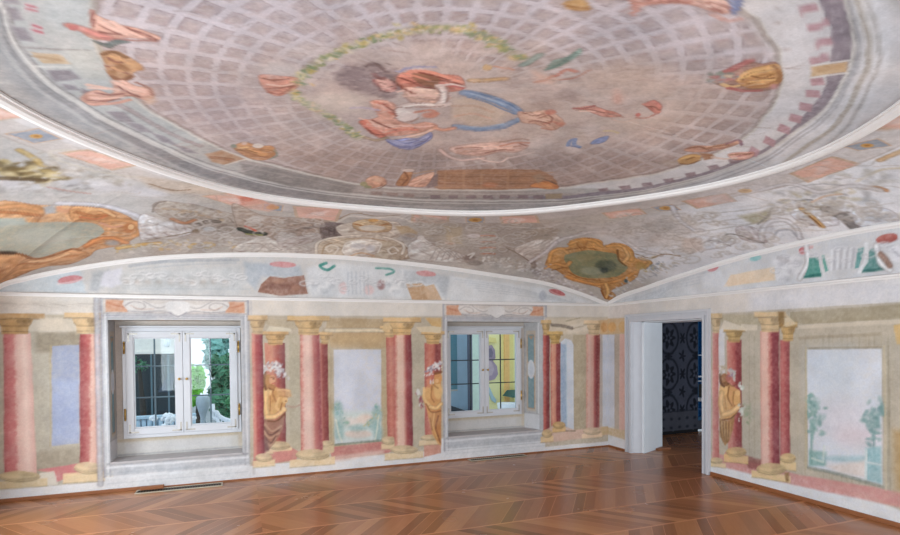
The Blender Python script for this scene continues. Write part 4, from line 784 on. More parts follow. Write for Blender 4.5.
D.line(B4,.03,(206,202,196),a=.9); D.line(off(B4,n1[:len(B4)],-2),.03,(128,112,108),a=.5)
D.strip(B1[16:],B2,(136,126,136),f=.015)
# dentils on the right
for a,b in [((799,12),(817,6)),((808,28.6),(829,22)),((815,45),(831,40)),((811,62),(829,57)),((811,82),(824,81)),((806,93.5),(820,94)),((799.6,106),(812,108)),((789.5,117),(802,120)),((779,127),(790,131)),((765,139),(775,144)),((750,149),(758,154)),((732,158),(738,163)),((712,165),(718,169)),((690,172.5),(695,176)),((668,178.5),(673,182)),((646,182.5),(651,186)),((624,185.5),(629,189)),((603,188),(608,191))]:
    n=np.array([-(b[1]-a[1]),b[0]-a[0]],float); n/=np.hypot(*n); h=3.8 if a[0]>740 else 4.5*.6
    if a[0]>740: D.poly([a+n*h,b+n*h,b-n*h,a-n*h],(176,140,148),f=.02); D.poly([a+n*h*.6,(np.array(a)+b)/2+n*h*.6,(np.array(a)+b)/2-n*h*.6,a-n*h*.6],(186,152,156),f=.03,a=.6)
    else: D.poly([(a[0]-5,a[1]+1),(a[0]+5,a[1]-.6),(b[0]+2,b[1]-.4),(b[0]-8,b[1]+1)],(130,108,114),f=.02,a=.8)
D.poly([(811,67),(848,61.5),(846,72),(811,77)],(206,176,140),f=.02); D.line([(812,66),(848,60.5)],.02,(220,216,214),sm=0); D.line([(811,78),(846,73)],.02,(220,216,214),sm=0); D.poly([(816,68),(844,64),(843,69),(816,73)],(192,158,122),f=.03,a=.7)
# dentils along the bottom and up the left
for x in (435,453,471,488,505,523,538): D.poly([(x-5,195.2),(x+5,195.2),(x+5,198.8),(x-5,198.8)],(130,112,116),f=.012,a=.85)
D.poly([(545,194),(562,193.5),(562,198.5),(546,199)],(158,140,116),f=.015); D.line([(384,191),(430,193),(500,194),(560,192)],.02,(190,180,174),a=.8)
for x,y in [(392,194),(408,195),(376,193)]: D.poly([(x-5,y-1.5),(x+6,y-1),(x+6,y+2.5),(x-5,y+2)],(140,118,112),f=.02,a=.7)
for p in [[(4,-2),(18,-1),(20,4),(6,4)],[(7,8),(17,8),(24,20),(12,20)],[(12,26),(26,28),(36,42),(20,40)],[(46,70),(70,70),(80,79),(56,82)],[(62,84),(74,85),(80,90),(68,90)],[(82,88),(96,94),(106,104),(92,100)],[(106,112),(124,112),(134,122),(120,122)],[(124,122),(140,124),(152,132),(140,132)],[(150,132),(166,137),(178,145),(162,142)],[(172,144),(188,148),(198,154),(184,152)]]: D.poly(p,(132,124,132),f=.03,a=.85)
for p in [[(24,2),(36,6),(38,12),(26,13)],[(30,22),(41,26),(44,35),(33,33)]]: D.poly(p,(190,176,180),f=.02); c=np.mean(p,0); D.line([(c[0]-3,c[1]-3),(c[0]+3,c[1]-1)],.02,(176,110,120)); D.line([(c[0]-3,c[1]+1),(c[0]+4,c[1]+3)],.02,(176,110,120))
D.poly([(30,52),(60,54),(72,64),(42,63)],(186,164,138),f=.02); D.line([(34,56),(60,60)],.025,(166,140,112),a=.7); D.line([(24,48),(56,49),(88,50)],.02,(150,146,146)); D.line([(36,66),(70,67)],.02,(196,196,194)); D.line([(86,92),(120,106),(150,122),(176,136),(200,146)],.04,(150,128,130),a=.4)
D.poly([(36,-6),(88,-6),(86,24),(60,30),(44,18)],(184,190,194),f=.1,a=.8); D.poly([(66,50),(94,50),(110,80),(84,78),(72,66)],(184,184,180),f=.06,a=.8); D.poly([(94,42),(99,44),(110,62),(104,62)],(170,162,146),f=.03)
D.poly([(205,154),(222,150),(246,160),(226,165),(212,162)],(176,138,110),f=.04); D.line([(212,157),(232,160)],.04,(160,112,84),a=.8); D.line([(226,165),(244,160),(250,160)],.02,(206,200,194))
D.poly([(240,163),(300,174),(356,186),(350,194),(290,187),(246,176)],(132,126,124),f=.05,a=.8); D.line([(250,168),(300,178),(350,188)],.02,(164,156,152),a=.6)
# --- figures in the dome
D.dabs([(310,100),(340,70),(400,58),(470,66),(520,90),(600,96),(650,110),(560,140),(440,150)],260,.22,.09,[(206,190,184),(196,174,166),(212,200,198),(184,162,156)],.4)
D.fade=.17; D.fcol=hx((206,182,174))
SK=(214,164,146); SK2=(224,184,168); SK3=(186,128,112)
# upper-left putti
D.poly([(92,12),(98,16),(118,24),(138,28),(158,36),(156,40),(128,38),(100,40),(84,34),(92,28)],SK,sm=1); D.line([(70,26),(84,30),(98,35),(108,38)],.05,(204,130,122)); D.ell(73,28,5,3,(178,96,96)); D.line([(96,18),(110,26),(124,32)],.03,SK2); D.line([(128,28),(140,34),(152,38)],.03,(222,150,124)); D.line([(92,10),(92,26)],.02,(150,100,92)); D.line([(104,38),(126,40),(156,41)],.015,(150,96,90))
D.poly([(92,40),(104,43),(116,40),(130,42),(116,45),(110,48),(100,45)],(86,100,100),sm=1)
D.poly([(101,52),(116,51),(128,56),(140,64),(144,70),(136,72),(128,80),(118,82),(108,74),(104,62)],(176,132,92),sm=1); D.line([(102,54),(114,52),(126,57)],.03,(110,74,46)); D.line([(112,60),(122,66),(130,70)],.03,(140,94,60)); D.ell(114,60,5,4,(196,150,108),f=.05,a=.8); D.line([(112,76),(122,80),(132,76)],.025,(120,76,52)); D.ell(134,66,6,3,(192,150,108),f=.05)
D.poly([(82,96),(96,90),(112,94),(116,82),(124,80),(136,86),(150,88),(154,96),(146,100),(130,96),(112,100),(96,106),(84,102)],SK,sm=1); D.line([(116,82),(126,90),(142,94)],.05,SK2); D.line([(84,98),(110,97),(134,96)],.015,(160,110,96)); D.line([(88,85),(100,87),(118,90)],.03,SK2); D.line([(136,82),(148,88),(152,95)],.02,(130,86,72)); D.ell(150,100,6,4,(196,156,128),f=.06,a=.8); D.line([(90,104),(110,104),(130,100)],.03,(206,150,132)); D.ell(144,93,5,3,(220,168,150),f=.05)
# crowned shell left bottom
D.poly([(234,146),(244,142),(260,146),(272,146),(276,154),(264,160),(248,158),(238,152)],(178,124,80),sm=1); D.ell(258,146,5.5,2.4,(214,206,200)); D.ell(244,143,3,1.8,(206,180,170)); D.line([(236,148),(252,154),(268,158)],.03,(140,90,56)); D.ell(234,146,3,2,(110,124,110)); D.line([(274,150),(277,155),(270,159)],.02,(120,128,118)); D.ell(263,154,5,2,(196,140,90))
# left pink figure at the garland
D.poly([(258,76),(270,74),(284,76),(298,78),(300,84),(290,92),(276,96),(264,88)],(202,136,116),sm=1); D.line([(262,80),(278,84),(292,80)],.035,(216,150,130)); D.line([(268,92),(280,94),(294,86)],.02,(150,90,76)); D.ell(282,70,12,5,(202,196,196),f=.12,a=.8); D.poly([(256,66),(280,62),(296,72),(270,76)],(196,190,190),f=.1,a=.7)
# garland
for P_ in ([(298,84),(304,74),(318,63),(336,54),(360,44),(384,36),(410,31),(436,28.5),(462,29),(484,36),(500,45),(514,55),(520,58)],[(292,92),(304,101),(320,111),(336,120),(348,128),(358,138)]):
    D.line(P_,.07,(160,166,126),a=.5,f=.05); D.dabs(P_,230 if len(P_)>8 else 90,.022,.022,[(108,130,92),(140,150,96),(196,186,140),(128,146,120),(206,176,130),(176,160,90),(216,206,190)],.85)
# central group: hair cloud, face, swan, robes
D.poly([(338,74),(346,66),(362,66),(372,62),(384,66),(392,74),(398,84),(394,96),(380,96),(366,92),(352,90),(340,84)],(136,120,122),sm=1,f=.06,sh=0); D.dabs([(342,76),(360,72),(380,72),(394,90),(372,90),(350,84)],120,.05,.03,[(120,104,108),(150,134,134),(104,88,92),(168,152,150)],.6); D.ell(356,78,12,8,(128,112,116),f=.1,a=.8); D.line([(366,66),(376,64),(386,72)],.03,(104,84,84)); D.ell(368,90,8,5,(146,130,132),f=.1,a=.7)
D.poly([(300,100),(330,92),(366,98),(360,112),(320,112)],(196,186,178),f=.15,a=.8)
D.ell(387,85,11,6,(214,160,150),rot=24); D.ell(382,82,5,3,(222,176,164),f=.04); D.line([(374,74),(378,78),(384,78)],.03,(120,80,80)); D.line([(374,80),(380,86)],.02,(150,90,88)); D.line([(388,90),(396,88)],.02,(170,100,96)); D.line([(392,78),(398,82),(404,90)],.03,(112,96,92),a=.8)
D.poly([(396,78),(406,72),(420,70),(438,74),(458,76),(464,82),(462,90),(448,92),(440,88),(420,86),(404,90)],(196,116,98),sm=1); D.poly([(412,74),(426,74),(440,80),(434,88),(420,84)],(126,84,62),sm=1,f=.03); D.line([(408,71),(426,71),(448,78),(462,82)],.03,(216,146,126)); D.line([(442,84),(454,86),(463,88)],.03,(176,84,80)); D.line([(398,72),(414,67),(436,67)],.025,(132,138,178))
D.line([(408,96),(424,92),(438,92),(446,98)],.06,(222,182,164)); D.poly([(404,88),(420,88),(436,90),(444,98),(430,104),(410,100)],(216,176,158),sm=1)
D.line([(440,86),(444,92),(442,100),(440,104)],.055,(226,210,206)); D.line([(438,86),(452,84),(462,86)],.03,(224,204,198)); D.line([(398,108),(416,104),(436,106),(448,104)],.06,(222,204,198)); D.ell(405,115,13,8,(218,204,200)); D.ell(400,112,8,4,(230,218,214),f=.05); D.line([(396,121),(408,123),(418,118)],.02,(160,130,120)); D.line([(416,112),(430,110),(438,114)],.03,(190,120,98)); D.ell(430,115,8,3,(196,126,106),f=.04)
D.poly([(370,102),(384,100),(396,106),(394,114),(400,122),(414,124),(426,122),(438,126),(424,132),(396,136),(374,134),(364,122),(378,116)],(216,158,138),sm=1); D.line([(376,102),(386,106),(392,114)],.035,(206,120,100)); D.line([(364,122),(372,130),(382,136)],.07,(204,112,92)); D.line([(368,124),(384,126),(404,128)],.025,(224,186,170)); D.line([(386,134),(402,130),(416,130)],.035,(208,124,104)); D.line([(352,108),(364,108),(378,110)],.03,(176,164,184)); D.line([(360,118),(380,124),(410,126)],.02,(220,180,164)); D.line([(404,138),(420,134),(436,128)],.04,(226,190,172))
D.poly([(384,138),(394,140),(406,138),(418,138),(430,132),(432,138),(424,144),(412,150),(400,148),(390,144)],(128,136,182),sm=1); D.line([(390,142),(404,144),(422,140)],.03,(150,156,196)); D.line([(400,148),(414,146)],.02,(98,104,150))
D.line([(366,138),(376,140),(386,138)],.04,(160,140,116))
# blue ribbon hoop
D.line([(466,93),(478,95),(492,99),(504,104),(514,109),(518,112)],.085,(126,150,184)); D.line([(468,95),(488,100),(506,107)],.03,(110,140,180),a=.8); D.line([(456,126),(470,128),(486,128.5),(502,126),(512,122),(519,119)],.06,(130,154,186)); D.line([(458,127),(480,129),(500,127)],.02,(104,132,172),a=.7)
D.poly([(452,98),(470,98),(492,104),(508,114),(496,124),(470,125),(452,118)],(206,184,164),f=.08,a=.8); D.line([(452,106),(474,106),(494,112)],.03,(190,156,136),a=.7); D.line([(456,116),(474,114),(490,118)],.03,(206,164,144),a=.8); D.line([(434,128),(444,130),(454,128)],.04,(206,146,122))
D.ell(487,67.5,5,3.4,(206,168,118)); D.line([(494,66),(506,68),(514,70)],.02,(200,150,128)); D.line([(470,80),(486,80),(506,79)],.045,(202,164,118)); D.line([(474,82),(490,82)],.015,(160,116,72))
# cherubs at right of the hoop
D.poly([(518,112),(532,112),(546,110),(556,114),(564,122),(556,130),(546,128),(536,124),(522,122)],(208,164,142),sm=1); D.ell(550,112,6,3,(190,116,98)); D.line([(522,116),(538,118),(552,120)],.03,(222,184,164)); D.line([(544,124),(554,122),(562,126)],.025,(180,116,96)); D.line([(536,120),(546,116)],.015,(150,96,80)); D.ell(562,124,4,2,(196,130,108),f=.04); D.line([(542,128),(552,130)],.02,(180,124,106))
D.ell(557,100,22,9,(168,150,144),f=.2,a=.75); D.ell(570,95,12,6,(146,130,126),f=.15,a=.7); D.ell(545,106,10,4,(156,138,130),f=.1,a=.6)
D.line([(523,65),(532,60),(539,55)],.05,(132,156,148)); D.poly([(546,70),(554,60),(568,56),(580,48),(580,54),(568,62),(556,68)],(130,160,150),sm=1); D.line([(546,70),(560,64),(576,52)],.018,(84,116,108)); D.poly([(532,70),(548,76),(560,78),(552,84),(536,84)],(212,176,160),f=.06); D.line([(536,82),(546,80),(552,76)],.03,(200,146,126)); D.line([(556,76),(566,70),(576,72)],.03,(196,128,112)); D.line([(560,80),(574,78),(590,70)],.02,(176,118,104),a=.8); D.poly([(578,74),(620,62),(660,66),(640,80),(600,86)],(190,168,156),f=.15,a=.6)
D.poly([(574,108),(592,106),(606,110),(614,112),(622,116),(606,117),(594,114),(584,110)],(200,134,118),sm=1); D.line([(574,108.5),(586,108),(594,106)],.025,(140,72,68)); D.line([(608,114),(618,116),(624,117)],.015,(150,110,98)); D.ell(618,99,5,5,(206,160,146),f=.06,a=.8); D.ell(616,92,5,4,(212,176,164),f=.06,a=.7)
D.poly([(644,104),(654,100),(660,104),(661,110),(656,114),(648,108)],(196,120,108),sm=1); D.line([(644,104),(652,104),(658,112)],.03,(206,136,122)); D.line([(636,118),(646,118),(658,113)],.02,(170,110,100)); D.ell(638,115,2.5,2,(196,106,98)); D.line([(612,119),(624,122),(636,119)],.02,(200,170,156)); D.poly([(584,118),(620,120),(660,118),(640,130),(600,130)],(200,184,174),f=.12,a=.6)
D.line([(568,146),(570,141),(575,139),(574,145),(580,147)],.035,(120,142,186)); D.poly([(590,144),(596,139),(608,136),(606,141),(598,144)],(118,138,186),sm=1); D.line([(604,131),(612,131),(617,133)],.03,(200,182,140)); D.line([(570,146),(580,148)],.02,(96,112,150)); D.ell(576,134,8,3,(196,180,168),f=.08,a=.7)
# lower pale cloud putti
D.line([(440,150),(448,156),(460,160),(476,159),(484,158)],.04,(212,184,176)); D.poly([(450,148),(470,144),(500,142),(520,144),(528,146),(518,152),(500,152),(480,156),(458,154)],(204,168,156),sm=1,f=.05); D.line([(500,146),(514,143),(528,143)],.03,(190,130,112)); D.line([(504,148),(520,146)],.015,(150,100,88)); D.line([(478,158),(488,161),(500,162),(508,158)],.022,(224,200,192)); D.ell(462,152,6,2.5,(190,146,128),f=.05); D.line([(508,158),(520,156),(534,152)],.02,(206,184,176)); D.line([(500,142),(520,139),(528,140)],.02,(150,120,110))
# brown masonry block, fruit, seated putto at the bottom
D.poly([(438,170.5),(540,170),(552,176),(560,187),(500,190),(440,189.5),(432,186)],(150,108,80),f=.02)
for k in range(5): D.line([(440,173+k*3.6),(490,173.2+k*3.6),(552,172.6+k*3.6)],.022,(122,82,58) if k%2 else (176,130,96),a=.7)
for x in (446,464,482,508): D.line([(x,171),(x-1,189)],.025,(176,134,102),sm=0,a=.6)
D.poly([(530,186),(540,182),(552,182),(559,188),(546,189)],(196,124,72),sm=1); D.ell(546,186,6,1.6,(206,140,84),f=.03); D.ell(490,185,8,2.4,(190,120,84),f=.05,a=.8); D.line([(538,178),(546,180),(556,184)],.02,(96,70,58)); D.poly([(532,176),(540,174),(546,178),(538,184)],(150,130,110),f=.04,a=.7)
D.poly([(424,182),(430,176),(438,174),(438,186),(428,188)],(116,100,100),f=.03); D.poly([(408,185),(414,178),(426,174),(434,172),(432,178),(426,186),(414,187)],(206,158,136),sm=1); D.line([(410,184),(420,181),(430,174)],.025,(222,182,162)); D.poly([(398,180),(404,172),(412,172),(410,180),(406,186),(396,185)],(166,112,74),sm=1); D.ell(408,170.5,6,1.6,(212,190,180)); D.line([(404,172),(408,178),(402,185)],.02,(120,72,46)); D.line([(412,174),(424,172),(434,170)],.02,(176,140,110))
D.poly([(366,180),(374,176),(384,178),(386,184),(378,187),(370,188)],(206,150,120),sm=1); D.ell(364,184,4,2.4,(150,144,100)); D.ell(368,187,4,1.6,(126,128,92)); D.ell(378,180,4,2,(222,176,146),f=.03); D.line([(376,189),(382,187),(386,184)],.015,(130,96,80))
# right medallion with wreath
D.poly([(712,82),(716,76),(724,72),(734,66),(744,62),(752,62),(762,64),(776,62),(780,70),(780,84),(770,90),(752,92),(736,90),(722,86)],(150,112,98),sm=1); D.poly([(736,82),(738,76),(748,70),(764,66),(780,65),(780,82),(766,88),(748,88)],(198,148,92),sm=1); D.line([(738,80),(746,73),(764,69),(778,68)],.03,(224,180,120)); D.line([(746,82),(758,76),(774,74)],.03,(168,118,66),a=.8); D.line([(750,87),(766,85),(778,80)],.025,(150,100,56)); D.line([(774,66),(779,72),(779,82)],.025,(150,102,60))
D.line([(726,72),(738,66),(750,61)],.05,(176,92,90)); D.ell(720,74,4,3,(120,136,124)); D.dabs([(713,80),(718,76),(724,82),(730,74)],30,.03,.025,[(136,146,150),(170,100,100),(196,180,150),(110,120,112)],.8); D.line([(722,84),(730,87),(738,86)],.03,(214,180,126)); D.line([(728,88),(744,91),(760,91)],.03,(160,86,84)); D.ell(774,87,4,2.6,(196,140,140),f=.04)
# bottom-right putto with shield, and pink cloud top right
D.ell(689,159,12,4.6,(186,140,84),rot=-12); D.line([(678,161),(688,156),(700,156)],.025,(212,168,104)); D.line([(680,164),(690,164),(700,160)],.02,(120,80,44)); D.poly([(684,150),(694,146),(708,146),(722,144),(736,140),(742,142),(734,146),(718,150),(704,152),(692,152)],(196,146,122),sm=1); D.line([(686,149),(698,147),(708,150)],.022,(130,86,66)); D.line([(706,152),(718,149),(732,146)],.02,(140,96,80)); D.line([(726,144),(738,140),(742,145)],.025,(120,88,110)); D.poly([(700,153),(712,154),(716,158),(704,160)],(150,104,72),f=.03); D.poly([(728,154),(742,152),(754,152),(750,158),(734,160)],(204,152,138),sm=1); D.line([(738,156),(752,153)],.02,(150,90,90)); D.line([(712,157),(724,159),(736,158)],.03,(210,190,180)); D.ell(670,163,8,3,(176,160,146),f=.08,a=.7)
D.poly([(630,2),(640,-6),(680,-6),(700,-4),(724,0),(732,8),(728,14),(714,12),(694,6),(670,4),(648,6),(636,10)],(210,168,158),sm=1); D.line([(632,0),(636,10),(632,14)],.03,(186,130,118)); D.line([(640,4),(660,2),(690,2)],.025,(196,140,128)); D.poly([(698,0),(716,-4),(732,6),(728,14),(712,10)],(220,180,170),sm=1); D.poly([(728,-8),(744,-6),(742,4),(736,14),(730,10)],(134,150,190),sm=1); D.line([(732,-4),(738,4),(734,12)],.025,(104,122,170)); D.line([(712,14),(726,20),(740,18)],.03,(196,150,140),a=.8)
D.poly([(563,4),(572,0),(586,0),(590,8),(584,11),(568,10)],(196,156,100),sm=1); D.line([(566,6),(578,8),(588,8)],.02,(150,106,60)); D.poly([(440,-6),(500,-8),(520,-2),(480,2)],(186,160,140),f=.1,a=.5)
D.fade=.08
def ln(col,wd,*P,a=.85):
    for p in P: D.line(p,wd,col,a=a)
# central group, drawn more closely: profile, folds, limbs and the bird's neck
ln((110,72,70),.018,[(378,78),(383,80),(386,79)],[(381,83),(384,84)],[(390,87),(393,86)],[(376,84),(381,90),(388,92)],[(392,80),(396,84),(397,89)])
ln((232,190,178),.024,[(382,84),(386,87),(390,89)],[(398,92),(408,90),(418,91)],[(410,96),(424,95),(436,97)],[(376,104),(386,108),(394,112)],[(404,126),(418,127),(432,126)])
ln((120,62,52),.020,[(400,78),(412,82),(422,87),(436,89)],[(420,72),(436,77),(450,80)],[(440,80),(452,82),(462,85)],[(398,84),(406,90),(414,94)],[(372,120),(384,126),(396,130)],[(366,128),(374,134),(384,135)],[(384,104),(392,110),(396,116)])
ln((228,150,128),.026,[(404,74),(416,76),(428,80)],[(432,73),(446,77),(458,81)],[(366,120),(374,128),(382,131)],[(386,130),(400,128),(412,128)])
ln((150,120,114),.016,[(394,110),(400,107),(410,108)],[(394,118),(402,122),(412,121)],[(416,107),(430,107),(442,106)],[(438,88),(440,95),(438,101)],[(446,87),(448,95),(446,102)],[(418,98),(428,100),(438,100)],[(406,98),(412,102),(424,104)])
ln((244,236,230),.022,[(398,112),(404,111),(410,113)],[(404,106.5),(420,104.5),(434,105)],[(442,90),(444,97),(443,102)])
ln((86,92,140),.018,[(388,142),(398,146),(410,147)],[(396,140),(408,143),(424,139)],[(416,146),(424,142),(430,136)]); ln((168,174,210),.020,[(392,140.5),(404,142),(414,141)],[(420,140),(428,136)])
ln((90,118,158),.016,[(468,97),(486,102),(502,109),(514,114)],[(466,91),(484,95),(504,102),(518,110)],[(458,129),(480,131),(502,129),(518,122)]); ln((168,190,214),.016,[(472,94),(488,98.5),(504,105)],[(464,126),(484,127),(504,124)])
# cherubs and pale putti
ln((132,84,70),.016,[(524,113),(534,116),(544,114)],[(530,122),(540,121),(550,124)],[(548,115),(553,118),(551,122)],[(456,149),(468,147),(482,148)],[(486,153),(500,150),(514,150)],[(520,144),(526,146)],[(576,110),(590,110),(604,113)],[(646,106),(654,107),(659,110)],[(262,78),(274,80),(288,79)],[(266,88),(280,88),(294,86)])
ln((238,200,182),.022,[(526,115),(538,114)],[(534,119),(546,121)],[(464,147),(480,146),(498,147)],[(498,149),(512,147)],[(580,111),(594,112)],[(268,84),(282,86),(292,84)])
# upper-left putti limbs
ln((126,78,72),.018,[(94,20),(106,28),(120,34)],[(100,32),(112,34),(124,33)],[(126,27),(138,33),(150,39)],[(134,30),(146,34),(156,40)],[(108,58),(116,62),(126,62)],[(106,66),(116,70),(128,74)],[(118,86),(128,92),(140,97)],[(96,93),(110,95),(124,94)],[(88,100),(104,101),(120,99)])
ln((240,198,182),.026,[(98,22),(112,29),(126,34)],[(112,22),(126,30)],[(130,32),(144,37)],[(120,84),(132,89),(144,92)],[(92,97.5),(108,98),(122,97)],[(90,88),(106,89)]); ln((214,170,124),.022,[(110,56),(120,59),(130,64)],[(112,68),(122,72)])
# medallion, shell and lower figures
ln((120,80,44),.016,[(742,80),(750,74),(764,71)],[(748,84),(760,80),(774,78)],[(752,76),(762,78),(772,75)],[(236,150),(246,150),(256,153)],[(260,150),(268,150),(274,152)],[(686,160),(694,157)],[(708,148),(718,146),(728,145)],[(730,155),(740,154),(750,154)])
ln((236,196,134),.018,[(744,78),(754,73),(768,71)],[(750,82),(764,80),(774,80)],[(238,148),(248,147)],[(682,159),(690,156.5)])
ln((150,96,88),.018,[(642,1),(660,-1),(680,0)],[(650,4),(668,2),(686,3)],[(702,2),(716,2),(728,8)],[(712,8),(722,12)]); ln((240,206,196),.026,[(640,-2),(656,-4),(676,-3)],[(704,-1),(716,0),(726,4)])
D.fade=0.
# hatching that gives the coffers and clouds their worked surface
for _ in range(430):
    x=random.uniform(90,790); y=random.uniform(-6,186); 
    dx_,dy_=random.uniform(10,26),random.uniform(-4,4)
    D.line([(x,y),(x+dx_/2,y+dy_/2+random.uniform(-1.5,1.5)),(x+dx_,y+dy_)],.012,random.choice([(146,130,128),(206,196,198),(164,138,130),(196,180,178)]),a=.34)
D.mottle(.085,.022,.10,(200,190,190))
fd=gridfaces(len(TD),len(sv))
dome=pigment_mesh('dome',np.stack([dx.ravel(),dy.ravel(),dz.ravel()],1),fd,D.c,FRESCO,parent=ceiling)
dome['label']='shallow oval dome painted with coffers and figures'
# ================================================================== STUCCO MOULDINGS
def sweep(name,P,U,W,prof,mat,closed=False,parent=None):
    P,U,W=map(lambda a: np.asarray(a,float),(P,U,W)); n=len(prof); M=len(P)
    co=np.concatenate([(P[i]+np.array([a*U[i]+b*W[i] for a,b in prof])) for i in range(M)])
    f=[]
    for i in range(M if closed else M-1):
        j=(i+1)%M
        for k in range(n): f.append((i*n+k,i*n+(k+1)%n,j*n+(k+1)%n,j*n+k))
    me=bpy.data.meshes.new(name); me.from_pydata(co.tolist(),[],f+([] if closed else [tuple(range(n)),tuple(range((M-1)*n,M*n))]))
    bm=bmesh.new(); bm.from_mesh(me); bmesh.ops.recalc_face_normals(bm,faces=bm.faces); bm.to_mesh(me); bm.free()
    me.materials.append(mat); o=link(bpy.data.objects.new(name,me),parent); return o
th=np.linspace(0,2*math.pi,361)[:-1]; rp=np.stack([X0+RR(th)*np.cos(th),Y0+RR(th)*np.sin(th),np.full_like(th,H)],1)
ur=np.stack([np.cos(th),np.sin(th),0*th],1); uz=np.tile([0,0,1.],(len(th),1))
def struct(o,label,cat): return tag(o,label,cat,kind='structure')
struct(sweep('trim_1',rp,ur,uz,[(-.06,.03),(-.06,-.004),(-.045,-.006),(-.04,-.022),(-.018,-.034),(.012,-.034),(.026,-.022),(.03,-.008),(.046,-.006),(.05,.004),(.05,.03)],TRIM,True),'white oval stucco ring around the painted dome','moulding')
LP=[(-.036,-.002),(-.036,.012),(-.026,.016),(-.018,.03),(.004,.036),(.016,.03),(.02,.016),(.034,.014),(.036,-.002)]
def wallpath(f,lo,hi,wall,n=140):
    s=np.linspace(lo,hi,n); z=f(s); t=np.gradient(z,s); l=np.hypot(1,t)
    if wall=='b': return np.stack([s,0*s,z],1),np.stack([-t/l,0*s,1/l],1),np.tile([0,-1.,0],(n,1))
    if wall=='r': return np.stack([0*s,s,z],1),np.stack([0*s,-t/l,1/l],1),np.tile([-1.,0,0],(n,1))
    if wall=='l': return np.stack([0*s-L1,s,z],1),np.stack([0*s,-t/l,1/l],1),np.tile([1.,0,0],(n,1))
    return np.stack([s,0*s-L2,z],1),np.stack([-t/l,0*s,1/l],1),np.tile([0,1.,0],(n,1))
flat=lambda s: np.full_like(np.asarray(s,float),ZC)
struct(sweep('trim_2',*wallpath(ARC1,-L1+.005,-.005,'b'),LP,TRIM),'white curved moulding arching over the window wall','moulding')
struct(sweep('trim_3',*wallpath(ARC2,-L2+.005,-.04,'r'),LP,TRIM),'white curved moulding arching over the doorway wall','moulding')
SP=[(-.022,-.002),(-.022,.012),(-.01,.016),(-.004,.03),(.012,.03),(.018,.014),(.022,-.002)]
struct(sweep('trim_4',*wallpath(flat,-L1+.005,-.005,'b',20),SP,TRIM),'straight white string moulding above the two windows','moulding')
struct(sweep('trim_5',*wallpath(flat,-L2+.005,-.035,'r',20),SP,TRIM),'straight white string moulding above the doorway','moulding')
# ================================================================== FLOOR, UNSEEN WALLS
fl=MB().box((-L1-.1,-L2-.1,-.15),(.0,.0,FZ)); fl.box((0,-4.4,-.15),(4.6,.52,FZ)); o=struct(fl.build('floor',FLOORM),'glossy brown chevron parquet floor','floor')
WINS_L=[(-6.4,-5.0),(-4.35,-2.95),(-2.3,-.9)]; WINS_F=[(-7.0,-5.9),(-3.9,-2.5),(-1.7,-.4)]; WZ0,WZ1=.45,1.9
def shell(name,wins,L,swap,c0,c1,arc):
    m=MB()
    def bx(a,b,z0,z1):
        if swap: m.box((c0,a,z0),(c1,b,z1))
        else: m.box((a,c0,z0),(b,c1,z1))
    e=[-L]+[v for w_ in wins for v in w_]+[0]
    for i in range(0,len(e),2): bx(e[i],e[i+1],0,ZC)
    for a,b in wins: bx(a,b,0,WZ0); bx(a,b,WZ1,ZC)
    s=np.linspace(-L,0,50); m.prism([(-L,ZC-.001)]+[(q,float(arc(q))+.0) for q in s]+[(0,ZC-.001)],0 if swap else 1,c0,c1)
    return m.build(name,PLASTER)
struct(shell('wall_left',WINS_L,L2,True,-L1-.12,-L1,ARC2),'pale plastered wall left of the frescoes','wall')
struct(shell('wall_front',WINS_F,L1,False,-L2-.12,-L2,ARC1),'pale plastered wall facing the two windows','wall')
# skirtings
struct(MB().box((-L1,-.022,FZ),(-6.30,0,0),.004).box((-6.30,-.008,FZ),(-.001,0,FZ+.016)).build('baseboard_back',BOARD),'thin brown skirting along the window wall','baseboard')
struct(MB().box((-.022,-L2,FZ),(0,-1.97,.004),.004).box((-.014,-.44,FZ),(0,-.02,-.012)).build('baseboard_right',BOARD),'brown wooden skirting along the doorway wall','baseboard')
# ================================================================== WINDOWS
def panelmesh(name,corner,paint,nu=26,nv=110,parent=None):
    # corner: P(u0v0),P(u1v0),P(u1v1),P(u0v1); painted in metres across the panel
    c=np.array(corner,float); U=np.linalg.norm(c[1]-c[0]); Vh=np.linalg.norm(c[3]-c[0])
    u,v=np.meshgrid(np.linspace(0,1,nu),np.linspace(0,1,nv),indexing='ij'); u=u.ravel()[:,None]; v=v.ravel()[:,None]
    co=c[0]*(1-u)*(1-v)+c[1]*u*(1-v)+c[2]*u*v+c[3]*(1-u)*v
    S=Surf(np.hstack([u*U,v*Vh]),(190,188,188),None,warp=.003); paint(S,U,Vh); S.mottle(.04,.01,.05)
    return co,gridfaces(nu,nv),S.c
def join_panels(name,L,parent):
    co=[];f=[];c=[];o=0
    for a,b,d in L: co.append(a); f.append(b+o); c.append(d); o+=len(a)
    co=np.vstack(co)
    q=parent; off=np.zeros(3)
    while q: off+=np.array(q.location); q=q.parent
    return pigment_mesh(name,co-off,np.vstack(f),np.vstack(c),FRESCO,parent)
def rect(S,xa,xb,ya,yb,col,**k): S.poly([(xa,ya),(xb,ya),(xb,yb),(xa,yb)],col,met=True,**k)
